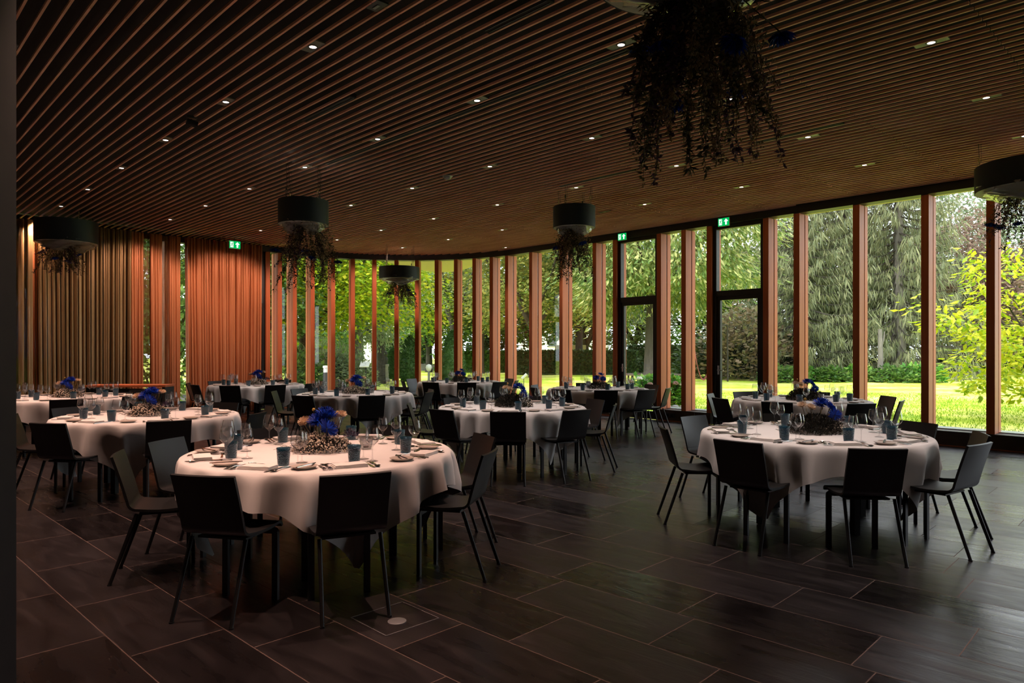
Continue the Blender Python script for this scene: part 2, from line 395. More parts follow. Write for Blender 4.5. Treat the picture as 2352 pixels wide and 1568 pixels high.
M = dict(
    slat=wood('ceiling_slat_wood', (0.80, 0.36, 0.27), (0.97, 0.54, 0.43), (1.5, 1.5, 1.5), 0.6, 0.3),
    black=pbr('black_felt', (0.006, 0.005, 0.005), 0.9),
    header=pbr('black_steel_header', (0.010, 0.010, 0.011), 0.5),
    fin=wood('cedar', (0.46, 0.105, 0.036), (0.62, 0.18, 0.068), (22, 22, 0.6), 0.5, 0.25),
    gasket=pbr('black_gasket', (0.012, 0.012, 0.014), 0.6),
    pane=thin_glass('window_glass', (0.96, 0.985, 0.975), 1.45, 0.0),
    plinth=pbr('brown_stone', (0.045, 0.030, 0.022), 0.55, noise=(5, (0.075, 0.05, 0.036), 6), bump=(25, 0.2)),
    copper=pbr('copper_edge', (0.50, 0.16, 0.06), 0.45, 0.3),
    alu=pbr('aluminium_sill', (0.42, 0.44, 0.48), 0.35, 0.8),
    floor=slate_floor(),
    wall=pbr('dark_plaster', (0.008, 0.0075, 0.0075), 0.85, noise=(12, (0.011, 0.010, 0.010), 4)),
    chair=pbr('charcoal_moulded_shell', (0.008, 0.0078, 0.008), 0.42, spec=0.5, bump=(180, 0.08)),
    leg=pbr('charcoal_powder_coat', (0.007, 0.007, 0.0075), 0.42, spec=0.5),
    cloth=pbr('white_tablecloth', (0.72, 0.69, 0.67), 0.8, spec=0.2, noise=(3, (0.76, 0.73, 0.71), 3), bump=(260, 0.06), sheen=0.15),
    napkin=pbr('white_napkin', (0.78, 0.74, 0.71), 0.85, spec=0.15, bump=(300, 0.1)),
    tablewood=pbr('black_table_steel', (0.012, 0.011, 0.011), 0.5),
    glass=thin_glass('clear_wine_glass', (0.955, 0.955, 0.955), 1.5, 0.0, 1.5, 0.0),
    blue_glass=thin_glass('smoky_blue_pressed_glass', (0.20, 0.36, 0.44), 1.5, 0.08, 1.2, 0.03, bump=(120, 1.0), body=((0.03, 0.15, 0.22), 0.4)),
    votive=thin_glass('votive_glass', (0.85, 0.85, 0.85), 1.5, 0.0, 1.4, 0.03, body=((0.6, 0.6, 0.58), 0.12)),
    wax=pbr('tealight_wax', (0.10, 0.055, 0.05), 0.6),
    china=pbr('cream_stoneware', (0.50, 0.43, 0.38), 0.3, spec=0.5),
    steel=pbr('polished_cutlery', (0.62, 0.60, 0.58), 0.18, 1.0),
    blue=leafmat('dyed_blue_petals', [(0.001, 0.010, 0.13), (0.003, 0.03, 0.32), (0.008, 0.075, 0.62)], 0.25, 0.6),
    cream=leafmat('cream_petals', [(0.55, 0.36, 0.24), (0.72, 0.55, 0.38), (0.62, 0.42, 0.26)], 0.25, 0.7),
    breath=leafmat('gypsophila_buds', [(0.84, 0.72, 0.58), (0.94, 0.87, 0.76), (0.70, 0.54, 0.42)], 0.35, 0.8),
    moss=leafmat('dry_grey_moss', [(0.022, 0.02, 0.016), (0.05, 0.042, 0.032), (0.016, 0.018, 0.014)], 0.1, 0.9),
    sprig=leafmat('dried_brown_sprigs', [(0.10, 0.065, 0.04), (0.20, 0.14, 0.09), (0.06, 0.045, 0.03)], 0.15, 0.9),
    twig=pbr('dry_twig', (0.07, 0.045, 0.03), 0.8),
    bud=pbr('mustard_bud', (0.45, 0.28, 0.05), 0.7),
    thistle=leafmat('dark_violet_thistle', [(0.03, 0.02, 0.045), (0.07, 0.045, 0.08), (0.10, 0.08, 0.10)], 0.15, 0.8),
    drum=pbr('dark_teal_shade', (0.004, 0.013, 0.018), 0.5, spec=0.4, bump=(300, 0.1)),
    drum_in=pbr('white_shade_lining', (0.62, 0.62, 0.58), 0.7),
    film=thin_glass('crumpled_clear_film', (0.82, 0.82, 0.84), 1.45, 0.25, 1.5, 0.08, bump=(14, 1.0), body=((0.72, 0.68, 0.70), 0.5)),
    wire=pbr('steel_wire', (0.06, 0.055, 0.05), 0.4, 0.8),
    hook=pbr('brass_hook', (0.5, 0.38, 0.2), 0.35, 0.9),
    hang_leaf=leafmat('dried_dark_foliage', [(0.04, 0.042, 0.024), (0.10, 0.08, 0.048), (0.07, 0.07, 0.035), (0.15, 0.11, 0.06)], 0.2, 0.8),
    hang_seed=leafmat('dried_tan_flowers', [(0.34, 0.22, 0.12), (0.58, 0.42, 0.24), (0.46, 0.30, 0.19), (0.28, 0.22, 0.10)], 0.25, 0.8),
    hang_violet=leafmat('dried_violet_flowers', [(0.08, 0.04, 0.08), (0.16, 0.08, 0.13), (0.05, 0.03, 0.06)], 0.2, 0.8),
    curtain=sheer('copper_chain_curtain', (0.60, 0.22, 0.09), (0.92, 1.0), 0.45, 0.25, (1, 1, 0.08), 30),
    gold=sheer('gold_chain_curtain', (0.36, 0.23, 0.10), (0.9, 1.0), 0.40, 0.4, (1, 1, 0.08), 30),
    thin=sheer('thin_copper_sheer', (0.40, 0.22, 0.10), (0.06, 0.36), 0.45, 0.4, (1, 1, 0.06), 34),
    lens=emit('downlight_lens', (1.0, 0.80, 0.72), 6.0),
    plate=pbr('downlight_plate', (0.16, 0.17, 0.15), 0.45, 0.2),
    white=pbr('white_plastic', (0.72, 0.72, 0.70), 0.5),
    grey=pbr('grey_metal', (0.25, 0.25, 0.26), 0.4, 0.6),
    dgrey=pbr('dark_grey_metal', (0.035, 0.035, 0.037), 0.5),
    sign_green=emit('exit_sign_green', (0.0, 0.42, 0.09), 0.9),
    sign_white=emit('exit_sign_white', (0.85, 1.0, 0.9), 1.0),
    lawn=lawn_mat(),
    pave=pbr('grey_paving', (0.34, 0.32, 0.33), 0.8, noise=(3, (0.44, 0.41, 0.42), 5)),
    soffit=pbr('olive_soffit', (0.48, 0.40, 0.16), 0.7),
    roof=pbr('roof_felt', (0.05, 0.05, 0.05), 0.9),
    bark=pbr('bark', (0.03, 0.025, 0.02), 0.9, noise=(6, (0.06, 0.05, 0.043), 6), bump=(12, 0.8), scale=(3, 3, 0.6)),
    pale_bark=pbr('pale_bark', (0.10, 0.088, 0.078), 0.9, noise=(5, (0.16, 0.145, 0.13), 6), bump=(12, 0.6), scale=(3, 3, 0.6)),
    stone=pbr('grey_stone', (0.20, 0.19, 0.19), 0.9, noise=(4, (0.30, 0.28, 0.28), 6)),
    house=pbr('white_render', (0.80, 0.79, 0.77), 0.9),
    tile_roof=pbr('red_roof_tiles', (0.30, 0.12, 0.08), 0.8),
    houseglass=pbr('house_window', (0.10, 0.12, 0.14), 0.1),
    red=pbr('faded_red_canvas', (0.38, 0.10, 0.08), 0.85),
    handle=pbr('brushed_steel_handle', (0.65, 0.65, 0.66), 0.3, 1.0),
    conifer=leafmat('spruce_sprays', [(0.10, 0.125, 0.065), (0.19, 0.21, 0.11), (0.27, 0.27, 0.14), (0.14, 0.17, 0.09)], 0.35),
    chestnut=leafmat('chestnut_leaves', [(0.09, 0.16, 0.045), (0.16, 0.25, 0.06), (0.28, 0.34, 0.10), (0.52, 0.50, 0.22)], 0.35, 0.4),
    yellow=leafmat('yellow_green_leaves', [(0.16, 0.30, 0.02), (0.30, 0.44, 0.02), (0.50, 0.56, 0.03), (0.58, 0.52, 0.03)], 0.5),
    lime=leafmat('lime_magnolia_leaves', [(0.20, 0.34, 0.02), (0.42, 0.52, 0.02), (0.62, 0.64, 0.03), (0.70, 0.64, 0.05)], 0.45, 0.4),
    green=leafmat('mid_green_leaves', [(0.05, 0.12, 0.03), (0.10, 0.20, 0.04), (0.18, 0.28, 0.06)], 0.4),
    autumn=leafmat('turning_leaves', [(0.14, 0.20, 0.05), (0.26, 0.30, 0.08), (0.36, 0.36, 0.10), (0.42, 0.34, 0.08)], 0.45),
    beech=leafmat('copper_beech_leaves', [(0.14, 0.085, 0.075), (0.22, 0.14, 0.11), (0.30, 0.21, 0.15)], 0.35),
    pale=leafmat('hazy_green_leaves', [(0.16, 0.22, 0.13), (0.24, 0.30, 0.17), (0.32, 0.36, 0.20)], 0.45),
    dark=leafmat('dark_green_leaves', [(0.025, 0.055, 0.022), (0.05, 0.09, 0.03), (0.08, 0.12, 0.045)], 0.25),
    yew=leafmat('clipped_yew', [(0.03, 0.085, 0.025), (0.06, 0.13, 0.035), (0.10, 0.18, 0.05)], 0.2),
    grass=leafmat('grass_blades', [(0.10, 0.24, 0.012), (0.22, 0.38, 0.02), (0.40, 0.50, 0.05)], 0.4),
    brownbush=leafmat('browned_shrub_leaves', [(0.24, 0.20, 0.12), (0.36, 0.26, 0.17), (0.20, 0.22, 0.10)], 0.35),
    hyd=leafmat('hydrangea_leaves', [(0.06, 0.20, 0.03), (0.12, 0.32, 0.05), (0.28, 0.42, 0.06)], 0.35),
    bloom_p=leafmat('faded_pink_bloom', [(0.32, 0.17, 0.15), (0.42, 0.24, 0.20)], 0.2),
    bloom_w=leafmat('white_bloom', [(0.75, 0.76, 0.68), (0.85, 0.85, 0.80)], 0.2),
)

# ------------------------------------------------------------------ plan of the building
nx, ny = 0.736, 0.677          # outward normal of the straight window wall
ux, uy = -0.677, 0.736         # along it, towards the curve
OFF = 12.03
AC, AR = (-2.70, 14.87), 3.95  # rounded corner
lx, ly = -0.70, -0.714         # along the left wall, away from the curve
lnx, lny = -0.714, 0.70        # its outward normal


def path_points():
    P = []
    a0, a1 = atan2(ny, nx), atan2(lny, lnx)
    t1 = (AC[0] + AR * cos(a0), AC[1] + AR * sin(a0))
    s1 = t1[0] * ux + t1[1] * uy
    s = -4.5
    while s < s1 - 0.05:
        P.append((OFF * nx + s * ux, OFF * ny + s * uy, nx, ny)); s += 0.5
    for i in range(33):
        a = a0 + (a1 - a0) * i / 32
        P.append((AC[0] + AR * cos(a), AC[1] + AR * sin(a), cos(a), sin(a)))
    x, y = P[-1][0], P[-1][1]
    for k in range(1, 19):
        P.append((x + lx * 0.45 * k, y + ly * 0.45 * k, lnx, lny))
    return P


PATH = path_points()


def hit(px):
    """where the line of sight of image column px meets the wall path: point, normal, arc length"""
    a = (px - CX) / FPX
    acc = 0.0
    for p, q in zip(PATH, PATH[1:]):
        f0, f1 = p[0] - a * p[1], q[0] - a * q[1]
        l = hypot(q[0] - p[0], q[1] - p[1])
        if f0 * f1 <= 0 and f0 != f1 and p[1] > 0:
            t = f0 / (f0 - f1)
            n = Vector((p[2] * (1 - t) + q[2] * t, p[3] * (1 - t) + q[3] * t)).normalized()
            return (p[0] + (q[0] - p[0]) * t, p[1] + (q[1] - p[1]) * t), (n.x, n.y), acc + t * l
        acc += l


def at_len(s):
    acc = 0.0
    for p, q in zip(PATH, PATH[1:]):
        l = hypot(q[0] - p[0], q[1] - p[1])
        if s <= acc + l:
            t = (s - acc) / l
            n = Vector((p[2] * (1 - t) + q[2] * t, p[3] * (1 - t) + q[3] * t)).normalized()
            return (p[0] + (q[0] - p[0]) * t, p[1] + (q[1] - p[1]) * t), (n.x, n.y)
        acc += l
    return (PATH[-1][0], PATH[-1][1]), (PATH[-1][2], PATH[-1][3])


PLEN = sum(hypot(q[0] - p[0], q[1] - p[1]) for p, q in zip(PATH, PATH[1:]))
ROOM = [(p[0], p[1]) for p in PATH] + [(-12.0, -5.0), (4.5, -5.0)]
Z_CEIL, Z_HEAD, Z_PL = 3.98, 3.85, 0.225


def offset_strip(s0, s1, d0, d1, z0, z1, step=0.25):
    """solid band that follows the path between arc lengths s0..s1, offsets d0..d1, heights z0..z1"""
    b = MB(); n = max(2, int((s1 - s0) / step) + 1)
    vs, fs = [], []
    for i in range(n):
        (x, y), (a, c) = at_len(s0 + (s1 - s0) * i / (n - 1))
        for d, z in ((d0, z0), (d1, z0), (d1, z1), (d0, z1)):
            vs.append((x + a * d, y + c * d, z))
    for i in range(n - 1):
        for k in range(4):
            fs.append((i * 4 + k, i * 4 + (k + 1) % 4, i * 4 + 4 + (k + 1) % 4, i * 4 + 4 + k))
    fs += [(3, 2, 1, 0), tuple((n - 1) * 4 + k for k in range(4))]
    b.add(vs, fs)
    return b


def struct(o, label=None):
    o['kind'] = 'structure'
    if label: o['label'] = label
    return o


# floor, ceiling board, roof
b = MB(); b.prism([(p[0], p[1]) for p in ROOM], -0.12, 0.0)
struct(b.build('floor', M['floor']), 'dark slate tile floor of the dining hall with pale joints')

ceiling = MB(); ceiling.prism(ROOM, 4.085, 4.2)
ceiling = struct(ceiling.build('ceiling', M['black']), 'black ceiling carrying parallel narrow wooden slats')


def clip(px, py, dx, dy, poly, t0, t1):
    """part of the line inside the convex room polygon"""
    lo, hi = t0, t1
    n = len(poly)
    area = sum(poly[i][0] * poly[(i + 1) % n][1] - poly[(i + 1) % n][0] * poly[i][1] for i in range(n))
    sg = 1 if area > 0 else -1
    for i in range(n):
        ax, ay = poly[i]; bx, by = poly[(i + 1) % n]
        ex, ey = bx - ax, by - ay
        num = sg * (ex * (py - ay) - ey * (px - ax)); den = sg * (ex * dy - ey * dx)
        if abs(den) < 1e-9:
            if num < 0: return None
        elif den > 0: lo = max(lo, -num / den)
        else: hi = min(hi, -num / den)
    return (lo, hi) if hi - lo > 0.05 else None


SU, SV = (-0.6947, 0.7193), (0.7193, 0.6947)       # along the slats / across them
slats = MB()
PITCH, SW, SH = 0.1212, 0.018, 0.022
INNER = []
for (x, y) in ROOM:                                  # keep the slats just inside the walls
    cx, cy = -1.5, 6.0
    d = hypot(x - cx, y - cy); k = (d - 0.02) / d
    INNER.append((cx + (x - cx) * k, cy + (y - cy) * k))
k0 = 2.871 - PITCH * 0.5
i = -52
while i < 90:
    nn = k0 + i * PITCH
    i += 1
    c = clip(SV[0] * nn, SV[1] * nn, SU[0], SU[1], INNER, -14, 24)
    if not c: continue
    cuts = [c[0]]
    j = -13
    while j < 24:
        q = 1.36 + 1.51 * j + 0.0
        if c[0] + 0.1 < q < c[1] - 0.1: cuts.append(q)
        j += 1
    cuts.append(c[1])
    for a, e in zip(cuts, cuts[1:]):
        a2, e2 = a + 0.004, e - 0.004
        m = (a2 + e2) / 2
        slats.box((SV[0] * nn + SU[0] * m, SV[1] * nn + SU[1] * m, Z_CEIL + SH / 2), (e2 - a2, SW, SH), atan2(SU[1], SU[0]))
slats.build('slat_boards', M['slat'], ceiling)

b = MB()
outer = [(p[0] + p[2] * 1.15, p[1] + p[3] * 1.15) for p in PATH] + [(-13.5, -6.0), (5.2, -6.0)]
b.prism(outer, 4.24, 4.75)
roof = struct(b.build('roof', M['roof']), 'flat roof slab over the hall')
so = offset_strip(0, PLEN, 0.36, 1.15, 4.02, 4.10, 0.4)
so.build('soffit', M['soffit'], roof)
# the canopy that swings out over the terrace beyond the curve
cv = []
for a in range(0, 25):
    t = a / 24
    cv.append((-4.2 + 3.6 * t, 19.3 + 4.6 * sin(pi * t) ** 0.8 + 0.4 * t))
b = MB(); b.prism([(-4.2, 18.3)] + cv + [(-0.6, 18.6)], 4.11, 4.2)
struct(b.build('roof_canopy', M['soffit']), 'olive underside of the roof canopy outside the curved windows')

# header beam
b = offset_strip(0, PLEN, -0.03, 0.20, Z_HEAD, Z_CEIL + 0.09)
struct(b.build('trim_1', M['header']), 'black header beam running over all the windows')
b = offset_strip(0, PLEN, 0.205, 0.36, Z_HEAD + 0.02, 4.0)
struct(b.build('trim_2', M['soffit']), 'olive strip above the glass outside the header')

# solid walls behind and beside the camera
for nm, a, e in (('wall_left', ROOM[len(PATH) - 1], (-12.0, -5.0)), ('wall_back', (-12.0, -5.0), (4.5, -5.0)), ('wall_right', (4.5, -5.0), ROOM[0])):
    d = Vector((e[0] - a[0], e[1] - a[1])); m = ((a[0] + e[0]) / 2, (a[1] + e[1]) / 2)
    t = d.normalized(); o = Vector((t.y, -t.x))
    if o.x * (m[0] + 1.5) + o.y * (m[1] - 6) < 0: o = -o
    b = MB(); b.box((m[0] + o.x * 0.11, m[1] + o.y * 0.11, 2.1), (d.length, 0.2, 4.2), atan2(t.y, t.x))
    struct(b.build(nm, M['wall']), 'dark plaster ' + nm.replace('_', ' '))
b = MB(); b.box((-3.48, 2.55, 2.04), (3.0, 0.5, 4.08))
struct(b.build('wall_pier', M['wall']), 'dark wall pier at the left edge of the view')

# ------------------------------------------------------------------ window wall: fins, panes, doors, plinth
FIN_PX = [2285, 2133, 1974, 1836, 1765, 1634, 1575, 1518, 1416, 1369, 1292, 1222, 1167, 1132, 1093, 1051, 1007,
          962, 915, 865, 815.5, 770, 723, 682, 648, 621]
FW, FD1, FD2 = 0.108, 0.20, 0.345
ORD = 'first second third fourth fifth sixth seventh eighth ninth tenth eleventh twelfth thirteenth fourteenth fifteenth sixteenth seventeenth eighteenth nineteenth twentieth'.split()


def ordinal(i):
    if i <= 20: return ORD[i - 1]
    if i < 30: return 'twenty-' + ORD[i - 21]
    return ['thirtieth', 'thirty-' + ORD[i - 31]][i > 30]


fins = []
s0 = hit(2285)[2]
s = s0 - 0.86
extra = []
while s > 0.3:
    extra.append(s); s -= 1.02
for s in reversed(extra):
    fins.append(s)
n_extra = len(fins)
for px in FIN_PX:
    fins.append(hit(px)[2] + FW / 2)
s = fins[-1] + 1.16
while s < PLEN - 0.2:
    fins.append(s); s += 0.85 if int(s * 7) % 2 else 0.6
for i, s in enumerate(fins):
    (x, y), (a, c) = at_len(s)
    rz = atan2(c, a)
    e = empty('trim_%d' % (i + 3), (x, y, 0), rz)
    if i < n_extra: lab = 'cedar window post beyond the right edge of the view, %s from the wall' % ordinal(i + 1)
    elif i < n_extra + len(FIN_PX): lab = 'cedar window post, %s counted from the right end of the window wall' % ordinal(i - n_extra + 1)
    else: lab = 'cedar window post behind the curtains, %s after the curve' % ordinal(i - n_extra - len(FIN_PX) + 1)
    struct(e, lab)
    b = MB(); b.box((FD1 / 2, 0, (Z_PL + Z_HEAD) / 2), (FD1, FW, Z_HEAD - Z_PL)); bevel(b.build('inner_fin', M['fin'], e), 0.004, 1)
    b = MB(); b.box((FD1 + 0.0125, 0, (Z_PL + Z_HEAD) / 2), (0.025, FW * 0.8, Z_HEAD - Z_PL)); b.build('gasket', M['gasket'], e)
    b = MB(); b.box((FD1 + 0.025 + 0.06, 0, (Z_PL + Z_HEAD) / 2), (0.12, FW, Z_HEAD - Z_PL)); bevel(b.build('outer_fin', M['fin'], e), 0.004, 1)

DOORS = {n_extra + 4: 1, n_extra + 7: 2, n_extra + 25: 3}     # bay index after that fin
wn = 1
for i in range(len(fins) - 1):
    sA, sB = fins[i] + FW / 2, fins[i + 1] - FW / 2
    (xa, ya), (na, ma) = at_len(sA); (xb, yb), (nb, mb) = at_len(sB)
    gd = FD1 + 0.012
    pa = Vector((xa + na * gd, ya + ma * gd)); pb = Vector((xb + nb * gd, yb + mb * gd))
    mid = (pa + pb) / 2; t = (pb - pa); wd = t.length; rz = atan2(t.y, t.x)
    if i in DOORS:
        k = DOORS[i]
        e = empty('door_%d' % k, (mid.x, mid.y, 0), rz)
        struct(e, ['', 'black framed glass door under the larger exit sign, with steel lever', 'black framed glass door under the middle exit sign', 'black framed glass door beside the copper curtain'][k])
        io = 0.10                                    # frame stands a little inside the glass line
        fr = MB()
        hw = wd / 2
        fw = 0.075
        for sx in (-1, 1):
            fr.box((sx * (hw - fw / 2), io, Z_HEAD / 2), (fw, 0.11, Z_HEAD))
        fr.box((0, io, Z_HEAD - 0.04), (wd, 0.11, 0.08)); fr.box((0, io, 2.53), (wd, 0.11, 0.11)); fr.box((0, io, 0.02), (wd, 0.11, 0.04))
        fr.build('frame', M['header'], e)
        lf = MB()
        for sx in (-1, 1):
            lf.box((sx * (hw - fw - 0.035), io - 0.0, 1.26), (0.07, 0.07, 2.43))
        lf.box((0, io, 2.44), (wd - 2 * fw, 0.07, 0.07)); lf.box((0, io, 0.10), (wd - 2 * fw, 0.07, 0.12))
        leaf = lf.build('leaf', M['header'], e)
        g = MB(); g.box((0, io, 1.27), (wd - 2 * fw - 0.14, 0.012, 2.28)); g.build('leaf_glass', M['pane'], leaf)
        g = MB(); g.box((0, io, 3.18), (wd - 2 * fw, 0.012, 1.2)); g.build('transom_glass', M['pane'], e)
        h = MB()
        hx = hw - fw - 0.035                          # lock side is the side towards the curve
        h.box((hx, io + 0.043, 1.06), (0.034, 0.012, 0.17)); h.tube([(hx, io + 0.04, 1.06), (hx, io + 0.085, 1.06)], 0.009)
        h.tube([(hx, io + 0.085, 1.06), (hx - 0.13, io + 0.085, 1.06)], 0.0095)
        h.build('lever_handle', M['handle'], e, 'auto')
        continue
    g = MB(); g.box((0, 0, (Z_PL + Z_HEAD) / 2 + 0.01), (wd + 0.02, 0.012, Z_HEAD - Z_PL - 0.02))
    o = g.build('window_%d' % wn, M['pane'], None, False, (mid.x, mid.y, 0)); o.rotation_euler = (0, 0, rz)
    struct(o, 'floor to ceiling glass pane between cedar posts, bay %d from the right' % wn)
    wn += 1

# plinth under the windows, interrupted by the doors
cuts = []
for i in sorted(DOORS): cuts.append((fins[i] + FW / 2 - 0.02, fins[i + 1] - FW / 2 + 0.02))
s = 0.0
for k, (a, e) in enumerate(cuts + [(PLEN, PLEN)]):
    nm = ['right', 'middle', 'curve', 'left'][k]
    o = offset_strip(s, a, -0.012, 0.60, 0.0, Z_PL).build('baseboard_' + nm, M['plinth'])
    struct(o, 'brown stone plinth below the windows, %s section' % nm)
    offset_strip(s, a, 0.24, 0.55, Z_PL + 0.001, Z_PL + 0.016).build('sill', M['alu'], o)
    offset_strip(s, a, -0.03, -0.0125, 0.0, 0.014).build('copper_edge', M['copper'], o)
    jn = MB()
    q = s + 0.35
    while q < a - 0.1 and k < 2:
        (x, y), (aa, cc) = at_len(q)
        jn.box((x - aa * 0.0128, y - cc * 0.0128, 0.115), (0.002, 0.006, 0.19), atan2(cc, aa)); q += 0.9
    if jn.v: jn.build('joint', M['alu'], o)
    s = e

# power sockets in the plinth near the doors
for q, (px, lab) in enumerate(((1540, 'black power socket in the plinth between the two glass doors'), (1418, 'black power socket in the plinth left of the middle exit sign'))):
    (x, y), (a, c), _ = hit(px)
    b = MB(); b.box((0, 0, 0), (0.014, 0.22, 0.09))
    o = b.build('wall_socket', M['dgrey'], None, False, (x - a * 0.02, y - c * 0.02, 0.12)); o.rotation_euler = (0, 0, atan2(c, a))
    tag(bevel(o, 0.004), lab, 'socket')
    b = MB(); b.box((-0.008, 0.05, 0), (0.004, 0.05, 0.05)); b.box((-0.008, -0.05, 0), (0.004, 0.05, 0.05)); b.build('cover', M['black'], o)

# ------------------------------------------------------------------ exit signs
def man(b, ox, oz, k, y):
    """running figure out of flat pieces, drawn in the sign's plane"""
    def seg(x0, z0, x1, z1, w):
        d = Vector((x1 - x0, z1 - z0)); n = Vector((-d.y, d.x)).normalized() * w / 2
        q = [(x0 + n.x, z0 + n.y), (x1 + n.x, z1 + n.y), (x1 - n.x, z1 - n.y), (x0 - n.x, z0 - n.y)]
        b.add([(ox + p[0] * k, y, oz + p[1] * k) for p in q], [(0, 1, 2, 3)])
    n = 10
    b.add([(ox + (0.13 + 0.085 * cos(2 * pi * i / n)) * k, y, oz + (0.36 + 0.085 * sin(2 * pi * i / n)) * k) for i in range(n)], [tuple(range(n))])
    seg(0.08, 0.24, -0.03, -0.04, 0.15); seg(0.08, 0.22, 0.26, 0.10, 0.06); seg(0.26, 0.10, 0.33, 0.18, 0.055)
    seg(0.02, 0.20, -0.16, 0.18, 0.06); seg(-0.16, 0.18, -0.22, 0.04, 0.055)
    seg(0.0, -0.02, 0.17, -0.18, 0.085); seg(0.17, -0.18, 0.12, -0.42, 0.075)
    seg(-0.03, -0.02, -0.10, -0.24, 0.085); seg(-0.10, -0.24, -0.32, -0.27, 0.075)


def exit_sign(px, py, w_px, lab, dist=None, facing=None):
    (x, y), (a, c), _ = hit(px)
    k = (y - 0.12) / y
    x, y = x - a * 0.10, y - c * 0.10
    if dist: x, y = (px - CX) / FPX * dist, dist
    z = EYE + (HY - py) / FPX * y
    h = w_px * 0.72 / FPX * y; w = w_px / FPX * y * 1.08
    rz = atan2(c, a) - pi / 2
    e = empty('exit_sign', (x, y, z), rz); tag(e, lab, 'exit sign', 'green exit signs over the doors')
    b = MB(); b.box((0, 0.012, 0), (w, 0.022, h)); bevel(b.build('housing', M['white'], e), 0.003)
    b = MB(); b.box((0, -0.0015, 0), (w * 0.97, 0.004, h * 0.94)); b.build('green_panel', M['sign_green'], e)
    p = MB(); yy = -0.0045
    wx, wz = w * 0.2, h * 0.36                                      # white doorway with the green runner cut in front
    p.add([(-w * 0.27 - wx * 0.7, yy, -wz), (-w * 0.27 + wx * 0.7, yy, -wz), (-w * 0.27 + wx * 0.7, yy, wz), (-w * 0.27 - wx * 0.7, yy, wz)], [(0, 1, 2, 3)])
    ax = w * 0.22
    p.add([(ax - 0.018 * w / .24, yy, -wz), (ax + 0.018 * w / .24, yy, -wz), (ax + 0.018 * w / .24, yy, wz * 0.3), (ax - 0.018 * w / .24, yy, wz * 0.3)], [(0, 1, 2, 3)])
    p.add([(ax - 0.05 * w / .24, yy, wz * 0.1), (ax + 0.05 * w / .24, yy, wz * 0.1), (ax, yy, wz * 1.05)], [(0, 1, 2)])
    p.build('arrow_and_doorway', M['sign_white'], e)
    p = MB(); man(p, -w * 0.26, 0, h * 0.72, -0.0065); p.build('running_figure', M['sign_green'], e)
    if dist:
        b = MB(); b.box((0, 0.012, (Z_CEIL - z + h / 2) / 2), (0.02, 0.012, Z_CEIL - z - h / 2)); b.build('hanger', M['dgrey'], e)


exit_sign(1668.5, 509.5, 26.5, 'green exit sign with arrow over the rightmost glass door')
exit_sign(1435.5, 543.5, 22.5, 'green exit sign with arrow over the middle glass door')
exit_sign(539.5, 562, 24.5, 'green exit sign with arrow in front of the copper curtain', 15.9)

# ------------------------------------------------------------------ curtains (pleated, hung from the ceiling along the left wall)
def curtain(pxa, pxb, off, mat, name, lab, waves, amp, seed, taper=0.0, top=3.94, shift=0.0):
    rnd = random.Random(seed)
    sa, sb = hit(pxb)[2], (hit(pxa)[2] if pxa is not None else PLEN - 0.05)
    n = waves * 12
    ph = [rnd.uniform(-0.35, 0.35) for _ in range(waves + 2)]
    am = [rnd.uniform(0.6, 1.15) for _ in range(waves + 2)]
    rows = [top, 3.6, 2.8, 1.9, 1.0, 0.4, 0.012]
    vs, fs = [], []
    for r, z in enumerate(rows):
        f = (top - z) / top
        for i in range(n + 1):
            t = i / n
            k = min(int(t * waves), waves)
            w = t * waves * 2 * pi + ph[k] * (1 - abs(((t * waves) % 1) * 2 - 1))
            d = off + amp * am[k] * (0.75 + 0.25 * f) * (1 - 2 * abs(sin(w / 2))) + amp * 0.18 * sin(w * 2.7 + seed)   # round folds, sharp deep valleys
            s = sa + (sb - sa) * (t + taper * f * (1 - 2 * t) * 0.5) + shift * f + 0.02 * sin(w * 2)
            (x, y), (a, c) = at_len(min(max(s, 0.01), PLEN - 0.01))
            vs.append((x + a * d, y + c * d, z))
    for r in range(len(rows) - 1):
        for i in range(n):
            fs.append((r * (n + 1) + i, r * (n + 1) + i + 1, (r + 1) * (n + 1) + i + 1, (r + 1) * (n + 1) + i))
    b = MB(); b.add(vs, fs)
    o = b.build(name, mat, None, True)
    m = o.modifiers.new('thickness', 'SOLIDIFY'); m.thickness = 0.003
    return tag(o, lab, 'curtain', 'chain curtains along the left windows')


curtain(419, 590, -0.22, M['curtain'], 'curtain', 'copper curtain lit from above beside the far left door', 30, 0.105, 3, 0.05)
curtain(379, 404, -0.21, M['curtain'], 'curtain', 'slim copper curtain fold left of the bare garden gap', 5, 0.06, 5, 0.1)
curtain(337, 362, -0.21, M['curtain'], 'curtain', 'slim copper curtain fold between the two see-through strips', 5, 0.06, 12, 0.1)
curtain(316, 382, -0.12, M['thin'], 'curtain', 'see-through copper curtain with green garden showing through', 11, 0.03, 8)
curtain(287, 320, -0.22, M['curtain'], 'curtain', 'copper curtain strip right next to the wide gold curtain', 6, 0.06, 9, 0.1)
curtain(77, 290, -0.25, M['gold'], 'curtain', 'wide dull gold curtain behind the leftmost lamp', 22, 0.12, 4, 0.03)
curtain(66, 86, -0.16, M['curtain'], 'curtain', 'added copper strip standing in for the lit post between the two gold curtains', 2, 0.05, 7)  # added strip, no real curtain: closes the gap and imitates a post lit orange
curtain(None, 69, -0.28, M['gold'], 'curtain', 'gold curtain running on behind the dark pier', 18, 0.08, 6)

